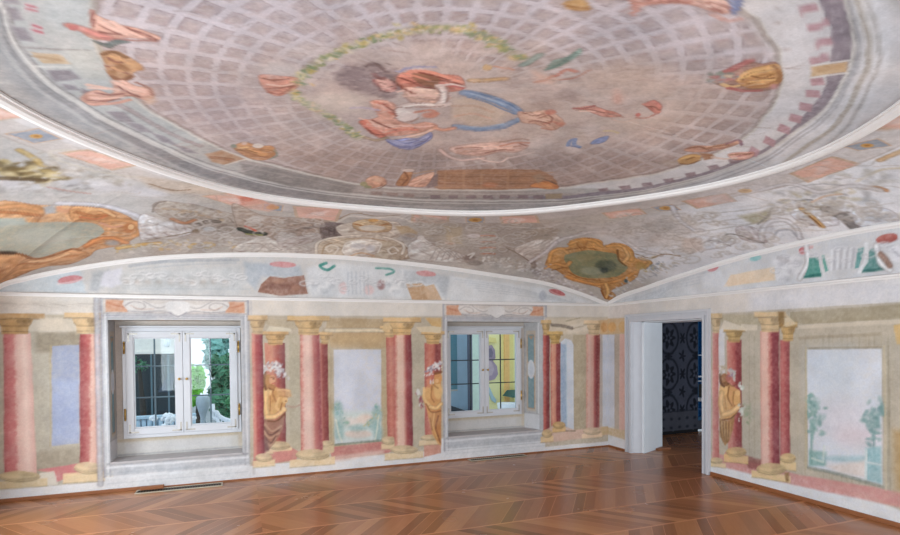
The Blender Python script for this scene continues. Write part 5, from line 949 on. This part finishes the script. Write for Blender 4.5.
def paint_reveal(S,U,Vh):
    rect(S,-.1,U+.1,-.1,Vh+.1,(172,172,174)); rect(S,0,.035,0,Vh,(206,206,208),f=.006); S.line([(.045,0),(.045,Vh)],.006,(150,148,154),sm=0,met=True,f=.004)
    rect(S,.07,U-.05,.26,Vh-.12,(184,172,158),f=.008)
    for a,b in ((.30,.78),(.98,Vh-.18)):
        rect(S,.10,U-.08,a,b,(116,142,150),f=.01); S.line([(.10,a),(U-.08,a),(U-.08,b),(.10,b),(.10,a)],.01,(176,140,112),sm=0,met=True,f=.006)
    t=np.arange(20)*math.pi/10; S.poly(np.stack([U/2+.07*np.cos(t)+.01,.88+.14*np.sin(t)],1),(204,206,212),met=True,f=.01); S.poly(np.stack([U/2+.05*np.cos(t)+.01,.88+.10*np.sin(t)],1),(190,194,202),met=True,f=.02)
    S.poly([(.11,Vh-.2),(U-.09,Vh-.2),(U/2,Vh-.26)],(190,136,96),met=True,a=.7); rect(S,0,U,.0,.22,(200,200,204),f=.01); S.line([(0,.225),(U,.225)],.01,(160,156,158),sm=0,met=True)
def paint_apron(S,U,Vh):
    rect(S,-.1,U+.1,-.1,Vh+.1,(200,196,190)); rect(S,.0,U,Vh-.04,Vh,(190,174,150),f=.02,a=.8); rect(S,.08,U*.9,.04,Vh-.06,(204,202,204),f=.05,a=.7); rect(S,U-.05,U,0,Vh,(196,180,160),f=.03,a=.7); S.line([(0,.02),(U,.02)],.02,(150,150,156),sm=0,met=True,a=.7)
def paint_soffit(S,U,Vh):
    rect(S,-.1,U+.1,-.1,Vh+.1,(168,160,150)); 
    for a in (.0,.07,.16,.24): rect(S,0,U,a,a+.03,(140,130,120),f=.02,a=.6)
    rect(S,U*.3,U*.7,.05,.2,(180,150,120),f=.08,a=.7)
def paint_strip(S,U,Vh): rect(S,-.1,U+.1,-.1,Vh+.1,(190,180,172))
def window(n,nf,nb,cx,mid,label,fw=.045,sw=.075):
    """nf: niche edges on the wall, nb: niche edges at the back, cx: casement edges, mid: meeting stiles"""
    D=.30; z0,z1=.50,1.78
    w=tag(empty('window_%d'%n,((cx[0]+cx[1])/2,D,z0)),label,'window',kind='structure')
    Lp=[panelmesh('',[(nf[0],0,NZ0),(nb[0],D,NZ0),(nb[0],D,NZ1),(nf[0],0,NZ1)],paint_reveal),
        panelmesh('',[(nf[1],0,NZ0),(nb[1],D,NZ0),(nb[1],D,NZ1),(nf[1],0,NZ1)],paint_reveal),
        panelmesh('',[(nb[0],D,NZ0),(nb[1],D,NZ0),(nb[1],D,z0),(nb[0],D,z0)],paint_apron,90,18),
        panelmesh('',[(nf[0],0,NZ1),(nf[1],0,NZ1),(nb[1],D,NZ1),(nb[0],D,NZ1)],paint_soffit,80,20),
        panelmesh('',[(nb[0],D,z1),(nb[1],D,z1),(nb[1],D,NZ1),(nb[0],D,NZ1)],paint_strip,60,6),
        panelmesh('',[(nb[0],D,z0),(cx[0]+.01,D,z0),(cx[0]+.01,D,z1),(nb[0],D,z1)],paint_strip,6,50),
        panelmesh('',[(cx[1]-.01,D,z0),(nb[1],D,z0),(nb[1],D,z1),(cx[1]-.01,D,z1)],paint_strip,6,50)]
    o=join_panels('reveal',Lp,w); o['label']='painted niche around the window'
    MB().hexa([(nf[0],-.012,NZ0-.02),(nf[1],-.012,NZ0-.02),(nb[1],D,NZ0-.02),(nb[0],D,NZ0-.02),(nf[0],-.012,NZ0+.004),(nf[1],-.012,NZ0+.004),(nb[1],D,NZ0+.004),(nb[0],D,NZ0+.004)]).build('sill',SILLM,w)['label']='grey stone sill'
    a,b=cx; fy0,fy1=D-.03,D+.07
    MB().frame(a,b,z0,z1,fw,fy0,fy1,.004).box((a-.02,fy0-.025,z1+.001),(b+.02,fy0+.03,z1+.024),.004).build('frame',CASE,w)
    for s,(p,q) in enumerate(((a+fw-.006,mid-.002),(mid+.002,b-fw+.006))):
        y0,y1=D-.045,D+.01; zz0,zz1=z0+fw-.004,z1-fw+.004
        cm=MB().frame(p,q,zz0,zz1,sw,y0,y1,.005).frame(p+sw+.0005,q-sw-.0005,zz0+sw+.0005,zz1-sw-.0005,.012,y0+.012,y1-.004,.003)
        ca=cm.build('casement',CASE,w)
        pn=MB().box((p+sw-.004,D-.020,zz0+sw-.004),(q-sw+.004,D-.016,zz1-sw+.004)).build('pane',GLASS,ca)
        kx=q-.038 if s==0 else p+.038
        MB().tube([(kx,y0+.002,1.175),(kx,y0-.02,1.175)],.008).ball((kx,y0-.028,1.175),.016,2).build('knob',BRASS,ca,True)['label']='brass knob'
        hxx=a+fw*.5 if s==0 else b-fw*.5
        for hz in (.78,1.55): MB().tube([(hxx,y0-.002,hz-.055),(hxx,y0-.002,hz+.055)],.011).ball((hxx,y0-.002,hz+.062),.012,1).ball((hxx,y0-.002,hz-.062),.012,1).build('hinge',BRASS,ca,True)
        for bx_,dx_ in ((p+.022,1),(q-.022,-1)):
            for bz,dz_ in ((zz0+.022,1),(zz1-.022,-1)):
                MB().box((bx_,y0-.004,bz),(bx_+dx_*.10,y0+.003,bz+dz_*.016)).box((bx_,y0-.004,bz),(bx_+dx_*.016,y0+.003,bz+dz_*.10)).build('corner_bracket',STEEL,ca)
    return w
window(1,NICHES[0],(-6.585,-5.235),(-6.515,-5.245),-5.885,'white two-leaf window overlooking the garden and glasshouse')
window(2,NICHES[1],(-2.60,-1.285),(-2.565,-1.345),-1.95,'white two-leaf window overlooking the yellow facade',.028,.058)
# ================================================================== DOORWAY
door=tag(empty('door_1',(0,-1.2,0)),'open doorway with grey casing and deep pale jamb','doorway',kind='structure')
def casing(p):
    m=MB(); yo0,yo1,yi0,yi1=-1.963,-.444,DY0,DY1; zt=1.955
    for (t0,t1,x0,x1) in ((0,1,-.028,-.001),(0.02,.30,-.046,-.0285),(.36,.50,-.036,-.0285),(.66,.97,-.040,-.0285)):
        A=lambda t: (yo0+(yi0-yo0)*t, yo1+(yi1-yo1)*t, zt-(zt-DZ)*t)
        a0,a1,az=A(t0); c0,c1,cz=A(t1)
        m.prism([(a0,FZ),(a0,az),(a1,az),(a1,FZ),(c1,FZ),(c1,cz),(c0,cz),(c0,FZ)],0,x0,x1)
    o=m.build('casing',GREYP,p); o['label']='grey moulded door casing'; return o
casing(door)
JX=.12
m=MB()
m.hexa([(.003,DY1,FZ),(JX,DY1-.05,FZ),(JX,DY1+.3,FZ),(.003,DY1+.3,FZ),(.003,DY1,DZ),(JX,DY1-.05,DZ),(JX,DY1+.3,DZ),(.003,DY1+.3,DZ)])
m.hexa([(.003,DY0-.3,FZ),(JX,DY0-.3,FZ),(JX,DY0+.03,FZ),(.003,DY0,FZ),(.003,DY0-.3,DZ),(JX,DY0-.3,DZ),(JX,DY0+.03,DZ),(.003,DY0,DZ)])
m.box((.003,DY0-.3,DZ),(JX,DY1+.3,DZ+.25)); m.build('rebate',GREYP,door)
m=MB()
m.hexa([(JX,-.66,FZ),(.66,-.425,FZ),(.66,-.1,FZ),(JX,-.1,FZ),(JX,-.66,DZ),(.66,-.425,DZ),(.66,-.1,DZ),(JX,-.1,DZ)])
m.hexa([(JX,-2.2,FZ),(.66,-2.3,FZ),(.66,-2.02,FZ),(JX,DY0+.02,FZ),(JX,-2.2,DZ),(.66,-2.3,DZ),(.66,-2.02,DZ),(JX,DY0+.02,DZ)])
m.box((JX,-2.3,DZ-.01),(.66,-.1,DZ+.25)); o=m.build('jamb',JAMB,door); o['label']='pale blue-white splayed jamb'
MB().box((.46,-.56,FZ),(.70,-.44,FZ+.022),.004).build('plinth_block',BOARD,door)
# ================================================================== ROOM BEYOND THE DOOR
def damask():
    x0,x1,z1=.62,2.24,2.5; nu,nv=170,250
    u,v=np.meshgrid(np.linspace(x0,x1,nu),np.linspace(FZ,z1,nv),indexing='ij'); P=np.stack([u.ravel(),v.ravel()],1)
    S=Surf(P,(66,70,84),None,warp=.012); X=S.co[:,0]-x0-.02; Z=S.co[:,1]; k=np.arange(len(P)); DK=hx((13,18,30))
    px,pz=.62,.62; row=np.floor(Z/pz-.1); cxp=((X/px)%1-.5)*px; czp=(((Z/pz-.1)%1)-.5)*pz
    d=np.hypot(cxp/.21,czp/.27)
    S.put(k,np.clip(1-np.abs(d-1)*7,0,1),DK,.3)                                         # ogee ovals
    aa=np.arctan2(czp,cxp); S.put(k,np.clip((.62+.16*np.cos(aa*7)-d)*9,0,1),DK,.4); S.put(k,np.clip((.34+.1*np.cos(aa*5)-d)*9,0,1),hx((74,78,92)),.3); S.put(k,np.clip((.16-d)*12,0,1),DK,.2)
    c2=((X/px+.5)%1-.5)*px; c3=(((Z/pz-.1)%1)-.5)*pz; d2=np.hypot(c2/.07,c3/.12); a2=np.arctan2(c3,c2); S.put(k,np.clip((.8+.3*np.cos(a2*6)-d2)*5,0,1),DK,.4)
    c4=(((Z/pz+.4)%1)-.5)*pz; d3=np.hypot(c2/.07,c4/.10); a3=np.arctan2(c4,c2); S.put(k,np.clip((.9+.35*np.cos(a3*5)-d3)*4,0,1)*.9,DK,.4)
    dd=np.hypot(cxp/.08,c4/.06); S.put(k,np.clip((.9+.3*np.cos(np.arctan2(c4,cxp)*4)-dd)*4,0,1)*.9,DK,.4)
    bd=(Z<.34); S.put(k,bd*1.,hx((70,72,82)),.2); S.put(k,bd*np.clip(1-np.hypot(((X/.18)%1-.5)*.18/.05,(((Z)/.15)%1-.5)*.15/.035),0,1)*1.0,DK,.3)
    S.put(k,np.clip(1-np.abs(Z-.35)*60,0,1),hx((40,44,54)),.2); S.put(k,(Z<.02)*1.,hx((20,20,24)),.2)
    S.mottle(.08,.01,0)
    co=np.zeros((len(P),3)); co[:,0]=P[:,0]; co[:,1]=.40+(P[:,0]-.65)*.03; co[:,2]=P[:,1]
    return pigment_mesh('wall_hall',co,gridfaces(nu,nv),S.c,FRESCO,kind='structure')
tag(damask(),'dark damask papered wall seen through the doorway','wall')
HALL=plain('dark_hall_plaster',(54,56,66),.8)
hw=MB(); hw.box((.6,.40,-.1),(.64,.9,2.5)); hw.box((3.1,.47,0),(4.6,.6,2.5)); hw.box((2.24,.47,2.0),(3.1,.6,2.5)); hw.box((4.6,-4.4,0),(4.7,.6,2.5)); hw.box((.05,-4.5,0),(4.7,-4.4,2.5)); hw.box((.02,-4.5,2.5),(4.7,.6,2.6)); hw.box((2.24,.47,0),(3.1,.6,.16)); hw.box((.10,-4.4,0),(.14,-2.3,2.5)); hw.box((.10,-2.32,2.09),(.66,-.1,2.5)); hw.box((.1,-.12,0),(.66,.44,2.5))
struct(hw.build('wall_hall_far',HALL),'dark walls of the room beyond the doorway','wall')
w3=tag(empty('window_3',(2.67,.5,.16)),'blue-lit window beyond the damask wall','window',kind='structure')
MB().box((2.25,.47,.16),(3.09,.55,.22),.004).box((2.25,.47,1.92),(3.09,.55,2.0),.004).box((3.03,.47,.2),(3.09,.55,1.95),.004).box((2.25,.47,.2),(2.275,.55,1.95)).build('frame',plain('blue_window_frame',(36,84,120),.4),w3)
MB().box((2.26,.505,.2),(3.04,.51,1.95)).build('pane',BLUEG,w3)
MB().box((2.26,.40,.50),(3.06,.50,.56),.004).build('ledge',CASE,w3)['label']='white ledge'
MB().box((2.26,.45,.92),(3.06,.50,.945)).box((2.26,.45,.845),(3.06,.50,.86)).box((2.26,.45,1.30),(3.06,.50,1.315)).build('glazing_bar',CASE,w3)
MB().box((2.26,.475,.57),(3.06,.50,.80)).build('lower_panel',DARK,w3)
# ================================================================== FLOOR VENTS
def vent(x0,x1,y0,y1,label,lid):
    Z=FZ; t=tag(empty('floor_vent',((x0+x1)/2,(y0+y1)/2,Z)),label,'floor vent',group='floor vents under the windows')
    MB().box((x0+.015,y0+.015,Z+.0005),(x1-.015,y1-.015,Z+.004)).build('duct',DARK,t)
    f=.018; MB().box((x0,y0,Z+.0005),(x1,y0+f,Z+.012),.002).box((x0,y1-f,Z+.0005),(x1,y1,Z+.012),.002).box((x0,y0+f,Z+.0005),(x0+f,y1-f,Z+.012),.002).box((x1-f,y0+f,Z+.0005),(x1,y1-f,Z+.012),.002).build('frame',BRONZE,t)
    n=30 if lid else 26; a=x0+.03
    s=MB()
    for k in range(n):
        q=a+(x1-.03-a)*(k+.5)/n; s.box((q-.004,y0+f-.002,Z+.0035),(q+.004,y1-f+.002,Z+.0095))
    s.build('slats',plain('dark_bronze_slat',(84,74,64),.5,.4),t)
    if lid: MB().box((x0+.04,y1-.05,Z+.0125),(x0+.27,y1-.004,Z+.05),.004).build('wooden_block',BOARD,t)['label']='brown wooden block at the vent end'
    return t
vent(-6.34,-5.46,-.215,-.06,'bronze slotted floor vent below the window overlooking the glasshouse',True)
vent(-2.36,-1.50,-.175,-.05,'bronze slotted floor vent below the window overlooking the yellow facade',False)
# ================================================================== OUTSIDE
GZ=-1.15
GRASS=plain('garden_gravel',(150,156,160),.9,noise=.12,scale=3)
struct(MB().box((-14,.7,GZ-.2),(8,24,GZ)).build('ground',GRASS),'pale garden ground outside the windows','ground')
IRON=plain('iron_bar',(40,46,52),.5,.4); IRONG=plain('grey_iron_bar',(104,118,128),.5,.2)
WHITE=plain('white_garden_paint',(232,236,244),.5); DKGREEN=plain('glasshouse_dark',(20,44,54),.3); CREAMF=plain('cream_fascia',(246,238,230),.7)
def grille(x0,x1,cxs,zs_,mat,label,y=.55):
    g=tag(empty('window_grille',((x0+x1)/2,y,.5)),label,'window grille',group='iron grilles outside the windows')
    for x in cxs: MB().tube([(x,y,.45),(x,y,1.84)],.010,8).build('upright_bar',mat,g)
    for z in zs_: MB().tube([(x0,y-.016,z),(x1,y-.016,z)],.008,8).build('cross_bar',mat,g)
    return g
gy=.55
X_=lambda px,py,y: at(px,py,1,y)[0]; Z_=lambda px,py,y: at(px,py,1,y)[2]
grille(-6.6,-5.2,[X_(155,380,gy),X_(210.5,380,gy)],[Z_(155,366,gy),Z_(155,397,gy)],IRONG,'slender grey grille outside the window overlooking the glasshouse')
grille(-2.56,-1.2,[X_(470.5,370,gy),X_(500.4,370,gy)],[Z_(500,359.5,gy),Z_(500,382.5,gy)],IRON,'black iron grille outside the window overlooking the yellow facade')
# glasshouse behind the first window
gyy=8.6; gx0,gx1=X_(112,380,gyy),X_(181,380,gyy); zb,zt_=Z_(150,352,gyy),Z_(150,322,gyy)
gh=tag(empty('glasshouse',((gx0+gx1)/2,gyy,GZ)),'dark glazed garden house with cream fascia behind the balustrade','glasshouse')
MB().box((gx0,gyy,GZ),(gx1,gyy+2,zb)).build('glazed_wall',DKGREEN,gh)
MB().box((gx0-.1,gyy-.06,zb),(gx1+.03,gyy+2.1,zt_),.02).box((gx0-.1,gyy-.1,zb-.05),(gx1+.03,gyy,zb+.02),.01).build('fascia',CREAMF,gh)['label']='cream fascia'
BARM=plain('glasshouse_bar',(92,122,136),.5)
for k in range(1,4):
    q=gx0+(gx1-gx0)*k/4+.1; MB().box((q-.02,gyy-.04,GZ),(q+.02,gyy,zb)).build('glazing_bar',BARM,gh)
MB().prism([(X_(158,392,gyy),Z_(158,392,gyy)),(X_(170,372,gyy),Z_(170,372,gyy)),(X_(174,374,gyy),Z_(174,374,gyy)),(X_(172,392,gyy),Z_(172,392,gyy))],1,gyy-.03,gyy-.005).build('blind',plain('dark_blue_blind',(44,66,90),.6),gh)
# lantern hanging at the corner
ly=gyy-.42; lx,lz=X_(173,340,ly),Z_(173,338,ly)
ln=tag(empty('lantern',(lx,ly,lz)),'dark blue hook lantern in front of the cream fascia','lantern')
MB().tube([(lx+.05,gyy-.115,lz-.30),(lx+.05,gyy-.16,lz),(lx+.02,ly,lz+.12),(lx-.10,ly,lz+.10),(lx-.13,ly,lz+.01)],.03,8).build('hook',plain('lantern_blue',(40,78,100),.4),ln,True)
MB().lathe((lx-.13,ly-.02,lz-.22),[(.04,0),(.07,.04),(.07,.18),(.03,.23)],12).build('lamp_glass',WHITE,ln,True)
# balustrade
by=6.2
bz1=Z_(150,415.5,by); bx0,bx1=X_(112,415,by),X_(196,415,by)
BALW=plain('pale_blue_white_rail',(176,202,220),.6)
bl=tag(empty('balustrade',((bx0+bx1)/2,by,GZ)),'white garden balustrade in front of the glasshouse','balustrade')
MB().box((bx0,by-.07,bz1-.07),(bx1,by+.07,bz1),.015).build('top_rail',BALW,bl); MB().box((bx0,by-.07,GZ),(bx1,by+.07,GZ+.14),.015).build('plinth',BALW,bl)
nb_=15; hb=bz1-.07-(GZ+.14)
for k in range(nb_):
    q=bx0+(bx1-bx0)*(k+.5)/nb_; MB().lathe((q,by,GZ+.13),[(.05,0),(.05,.05*hb),(.03,.08*hb),(.055,.28*hb),(.058,.36*hb),(.028,.72*hb),(.045,.86*hb),(.05,hb-.005)],8).build('baluster',BALW,bl,True)
# white flower pots
POT=plain('dark_blue_pot',(34,50,66),.5); BLOS=plain('white_blossom',(236,240,248),.7,noise=.05,scale=40)
def potted(px,py,r,label,y=4.6):
    x,z=X_(px,py,y),Z_(px,py,y); t=tag(empty('potted_flower',(x,y,GZ)),label,'potted flower',group='white potted flowers by the balustrade')
    h=z-GZ
    MB().lathe((x,y,GZ),[(r*.5,0),(r*.75,h*.5),(r*.8,h*.75),(r*.7,h*.76)],14).build('pot',POT,t,True)
    b=MB()
    for _ in range(26):
        v=rng.normal(0,1,3); v/=np.linalg.norm(v); b.ball((x+v[0]*r*.75,y+v[1]*r*.6,z+v[2]*r*.6),r*.36,1,rough=.3)
    b.build('blossom',BLOS,t); return t
potted(153.5,418,.075,'smaller white-flowered pot left of the grille upright'); potted(168,418.5,.125,'largest white-flowered pot right of the grille upright'); potted(164,426,.05,'small white flower tuft in front of the larger pot',3.6); potted(194,418,.045,'little pale flowers in a pot beside the stone urn',4.2)
# shrubs and trees
LEAFS={k:plain('leaf_'+k,c,.6,noise=.18,scale=3) for k,c in dict(bright=(134,214,74),mid=(84,156,104),dark=(76,138,104),blue=(136,190,182)).items()}
BARK=plain('bark',(52,50,48),.9)
def plant(name,cat,label,boxpx,y,depth,n,size,mat,trunk=None,group=None):
    (xa,ya),(xb,yb)=boxpx; c0=np.array(at(xa,ya,1,y)); c1=np.array(at(xb,yb,1,y)); cx,cz=(c0[0]+c1[0])/2,(c0[2]+c1[2])/2; hx_,hz=abs(c1[0]-c0[0])/2,abs(c0[2]-c1[2])/2
    t=tag(empty(name,(cx,y,GZ)),label,cat,group=group)
    m=MB()
    cl=[(rng.uniform(-.7,.7),rng.uniform(-.7,.7),rng.uniform(-.8,.8),rng.uniform(.35,.6)) for _ in range(14)]
    for _ in range(n):
        a,b,c,r=cl[rng.integers(len(cl))]; v=rng.normal(0,1,3); v*=r*rng.uniform(.5,1)/np.linalg.norm(v)
        s=size*rng.uniform(.6,1.3); m.leaf((cx+(a+v[0])*hx_*.8,y+(b+v[1])*depth,cz+(c+v[2])*hz*.8),s,s*.55)
    m.build('foliage',mat,t)
    MB().tube([(cx,y,GZ),(cx+.05,y,(GZ+cz)/2),(cx-.03,y,cz+hz*.4)],[.09,.07,.03],8).build('trunk',BARK,t,True)
    return t
plant('shrub','shrub','bright green shrub behind the stone urn',((186,362),(207,410)),13.5,.7,1500,.20,LEAFS['bright'])
plant('tree','tree','dark leafy tree filling the right pane beside the garden bench',((206,352),(240,425)),9,.9,2600,.24,LEAFS['dark'])
plant('tree','tree','pale blue-green tree behind the garden bench and stone urn',((196,318),(236,376)),16.5,1.2,2600,.34,LEAFS['blue'])
plant('shrub','shrub','mid-green shrub low beside the garden bench',((226,394),(240,410)),6.9,.3,500,.16,LEAFS['mid'])
plant('tree','tree','sparse dark twigs in front of the glasshouse glazing',((130,356),(150,372)),8.1,.12,60,.10,LEAFS['dark'])
# stone urn and table
uy=7.5; ux,uz_=X_(203,403,uy),Z_(203,396,uy); STONE=plain('garden_stone',(168,180,190),.8,noise=.1,scale=8)
ur_=tag(empty('stone_urn',(ux,uy,GZ)),'grey stone urn on a stepped pedestal in front of the bright shrub','urn')
hh=uz_-GZ; MB().box((ux-.16,uy-.16,GZ),(ux+.16,uy+.16,GZ+hh*.45),.02).box((ux-.22,uy-.22,GZ+hh*.45+.001),(ux+.22,uy+.22,GZ+hh*.54),.02).build('pedestal',STONE,ur_); MB().lathe((ux,uy,GZ+hh*.54),[(.07,.005),(.05,hh*.08),(.10,hh*.2),(.16,hh*.34),(.15,hh*.44),(.11,hh*.46)],16).build('bowl',STONE,ur_,True)
# white garden bench with curved arm
qy=5.4; pts=[(212.5,404),(213,411),(216.5,412),(219,416),(224,419),(231,421),(240,422)]
A=[at(*p,1,qy) for p in pts]; bn=tag(empty('garden_bench',(A[3][0],qy,GZ)),'white garden bench with swept curved back','bench')
MB().tube(A,.045,8).build('back_rail',WHITE,bn,True)
lo=[at(p[0],p[1]+7,1,qy) for p in pts[1:]]; MB().tube(lo,.035,8).build('lower_rail',WHITE,bn,True)
for k in range(9):
    i=k*(len(lo)-1)/8; j=int(i); f_=i-j; j2=min(j+1,len(lo)-1); t_=np.array(A[1:])[j]*(1-f_)+np.array(A[1:])[j2]*f_; b_=np.array(lo)[j]*(1-f_)+np.array(lo)[j2]*f_
    MB().tube([t_,b_],.018,6).build('slat',WHITE,bn)
sz=lo[-1][2]-.05; MB().box((lo[0][0],qy-.5,sz-.05),(lo[-1][0],qy-.02,sz),.01).build('seat',WHITE,bn)
for x in (lo[0][0]+.05,lo[-1][0]-.05):
    for yy in (qy-.45,qy-.05): MB().box((x-.03,yy-.03,GZ),(x+.03,yy+.03,sz-.04)).build('leg',WHITE,bn)
# yellow facade behind the second window
fy=4.2
fx0,fx1=X_(470,380,fy),X_(540,380,fy)
fc=tag(empty('building',((fx0+fx1)/2,fy,GZ)),'yellow painted facade with ochre pilaster outside the window by the corner','building')
YEL=plain('yellow_facade',(240,230,170),.85,noise=.04,scale=2); OCH=plain('ochre_pilaster',(240,190,118),.8); YEL2=plain('yellow_pilaster',(234,216,140),.8); PURP=plain('grey_purple_medallion',(160,140,156),.8,noise=.12,scale=7); PALEG=plain('pale_quoin',(206,222,206),.85)
MB().box((X_(445,380,fy),fy,GZ),(fx1+.3,fy+3,5)).build('wall',YEL,fc)
MB().box((X_(503.5,380,fy),fy-.06,GZ),(X_(508.5,380,fy),fy,5),.01).build('pilaster',OCH,fc)['label']='ochre pilaster'
MB().box((X_(500,380,fy),fy-.03,GZ),(X_(503.5,380,fy),fy,5)).box((X_(508.5,380,fy),fy-.03,GZ),(X_(513,380,fy),fy,5)).build('pilaster',YEL2,fc)
MB().box((X_(471,380,fy),fy-.03,GZ),(X_(480.5,380,fy),fy,5)).build('quoin',PALEG,fc)['label']='pale greenish quoin'
def disc(pxs,y0,y1,mat,name): return MB().prism([(at(*p,1,fy)[0],at(*p,1,fy)[2]) for p in pxs],1,fy+y0,fy+y1).build(name,mat,fc)
disc([(487,346),(491,345),(494,350),(494.5,358),(492,361),(496,366),(497,374),(494,379),(489,380.5),(485,378),(482,372),(483,364),(486,359),(485,351)],-.05,0,PURP,'medallion')['label']='grey-purple scrolled medallion'
disc([(485,363),(488,360),(491,363),(493,369),(491,375),(487,376),(484,371)],-.065,-.051,plain('pale_medallion_field',(186,164,172),.8,noise=.15,scale=9),'medallion_field')
disc([(487,349),(490,348),(492,353),(491,357),(487,357)],-.065,-.051,plain('dark_medallion_crest',(120,110,128),.8,noise=.15,scale=9),'medallion_crest')
disc([(482,340),(488,337),(495,338),(496,343),(488,342),(483,346)],-.04,0,YEL2,'crest')
disc([(487,388),(489,387),(493,396),(496,400),(495,403),(491,400)],-.03,0,plain('pale_blue_scroll',(170,196,206),.8),'scroll')
aw=tag(empty('awning',(X_(511,394,fy-.4),fy-.3,Z_(511,396,fy-.4))),'small dark green awning beside the ochre pilaster','awning')
ax0,ax1,az0,az1=X_(507,395,fy-.3),X_(514,395,fy-.3),Z_(510,396.5,fy-.3),Z_(510,391,fy-.3)
MB().hexa([(ax0,fy-.55,az0),(ax1+.3,fy-.55,az0),(ax1+.3,fy-.07,az0),(ax0,fy-.07,az0),(ax0+.05,fy-.5,az0+.03),(ax1+.3,fy-.5,az0+.06),(ax1+.3,fy-.07,az1),(ax0+.12,fy-.07,az1)]).build('canopy',plain('awning_green',(40,88,84),.7),aw)
st=tag(empty('stone_planter',(X_(508,404,fy-.5),fy-.6,GZ)),'white scrolled planter below the green awning','planter')
pz=Z_(508,403,fy-.6); MB().lathe((X_(508,404,fy-.6),fy-.6,GZ),[(.16,0),(.12,.1),(.1,(pz-GZ)*.7),(.22,(pz-GZ)*.9),(.24,pz-GZ),(.18,pz-GZ)],14).build('bowl',WHITE,st,True)
# blue-grey shutter leaf standing open outside, left pane of the second window
sy=.95; SH=plain('blue_grey_shutter',(150,178,202),.45,noise=.12,scale=4); SH2=plain('teal_shutter_panel',(64,120,140),.45); SH3=plain('dark_shutter_edge',(84,94,116),.5)
s0,s1=X_(440,380,sy),X_(472,380,sy)
sh=tag(empty('window_shutter',((s0+s1)/2,sy,.3)),'blue-grey shutter leaf standing open outside the left pane','shutter')
MB().box((s0,sy,.30),(s1,sy+.04,1.95),.005).build('leaf',SH,sh)
MB().box((X_(450,380,sy),sy-.015,.85),(X_(457,380,sy),sy+.005,1.70),.004).build('panel',SH2,sh)['label']='teal inset panel'
MB().box((X_(467.5,380,sy),sy-.012,.30),(s1+.004,sy+.045,1.95),.004).build('edge_strip',SH3,sh)['label']='dark edge strip'
MB().hexa([(s0,sy-.02,.46),(s1-.02,sy-.02,.40),(s1-.02,sy+.001,.40),(s0,sy+.001,.46),(s0,sy-.02,.66),(s1-.02,sy-.02,.47),(s1-.02,sy+.001,.47),(s0,sy+.001,.66)]).build('lower_rail',plain('dark_shutter_rail',(40,62,76),.5),sh)
MB().box((X_(450,390,sy),sy-.03,Z_(453,391,sy)),(X_(457,390,sy),sy-.005,Z_(453,389.5,sy)),.002).build('sheen_strip',STEEL,sh)  # pale strip standing in for a glossy streak of light on the leaf
bk=tag(empty('stone_ball',(X_(459,415,.78),.78,Z_(459,418,.78))),'small white stone ball on the ledge outside the left pane','ornament')
MB().ball((X_(459,413.5,.78),.78,Z_(459,413.5,.78)),.032,2,(1.2,1,.8)).build('ball',WHITE,bk,True)
LZ=Z_(459,413.5,.78)-.025
struct(MB().box((-2.7,.38,LZ-.12),(-1.1,.9,LZ)).build('trim_6',SILLM),'outer stone ledge of the window overlooking the facade','ledge')
# ================================================================== LIGHT
def area(name,loc,rot,sx,sy_,W,col=(1,1,1)):
    l=bpy.data.lights.new(name,'AREA'); l.shape='RECTANGLE'; l.size=sx; l.size_y=sy_; l.energy=W; l.color=col
    o=bpy.data.objects.new(name,l); o.location=loc; o.rotation_euler=rot; COL.objects.link(o); return o
DAY=(.86,.955,1.0); zc=(WZ0+WZ1)/2
for a,b in WINS_L: area('daylight',(-L1-.1,(a+b)/2,zc),(0,-math.pi/2,0),WZ1-WZ0,b-a,PW_L,DAY)
for a,b in WINS_F: area('daylight',((a+b)/2,-L2-.1,zc),(math.pi/2,0,0),b-a,WZ1-WZ0,PW_F,DAY)
area('hall_fill',(2.6,-4.3,1.25),(math.pi/2,0,0),1.4,1.3,60,(.84,.92,1))  # added lamp before a closed hall wall, brightens the jamb and damask
wd=bpy.data.worlds.new('World'); SC.world=wd; wd.use_nodes=True; bg=wd.node_tree.nodes['Background']; bg.inputs[0].default_value=(.80,.90,1,1); bg.inputs[1].default_value=WORLD
# ================================================================== CAMERA
cd=bpy.data.cameras.new('Camera'); cam=bpy.data.objects.new('Camera',cd); COL.objects.link(cam); SC.camera=cam
cd.sensor_width=36; cd.sensor_fit='HORIZONTAL'; cd.lens=F_*36/900; cd.shift_y=(CY_-267.5)/900; cd.clip_start=.05
mw=Matrix.Identity(4)
for i in range(3): mw[i][0],mw[i][1],mw[i][2],mw[i][3]=RV[i],UV[i],-FV[i],CAM[i]
cam.matrix_world=mw
vs=SC.view_settings; vs.view_transform='Standard'; vs.look='None'; vs.gamma=1; vs.use_curve_mapping=False; vs.exposure=EXPO
SC.cycles.use_denoising=True; SC.cycles.use_adaptive_sampling=False; SC.cycles.max_bounces=10; SC.cycles.diffuse_bounces=6; SC.cycles.transparent_max_bounces=12
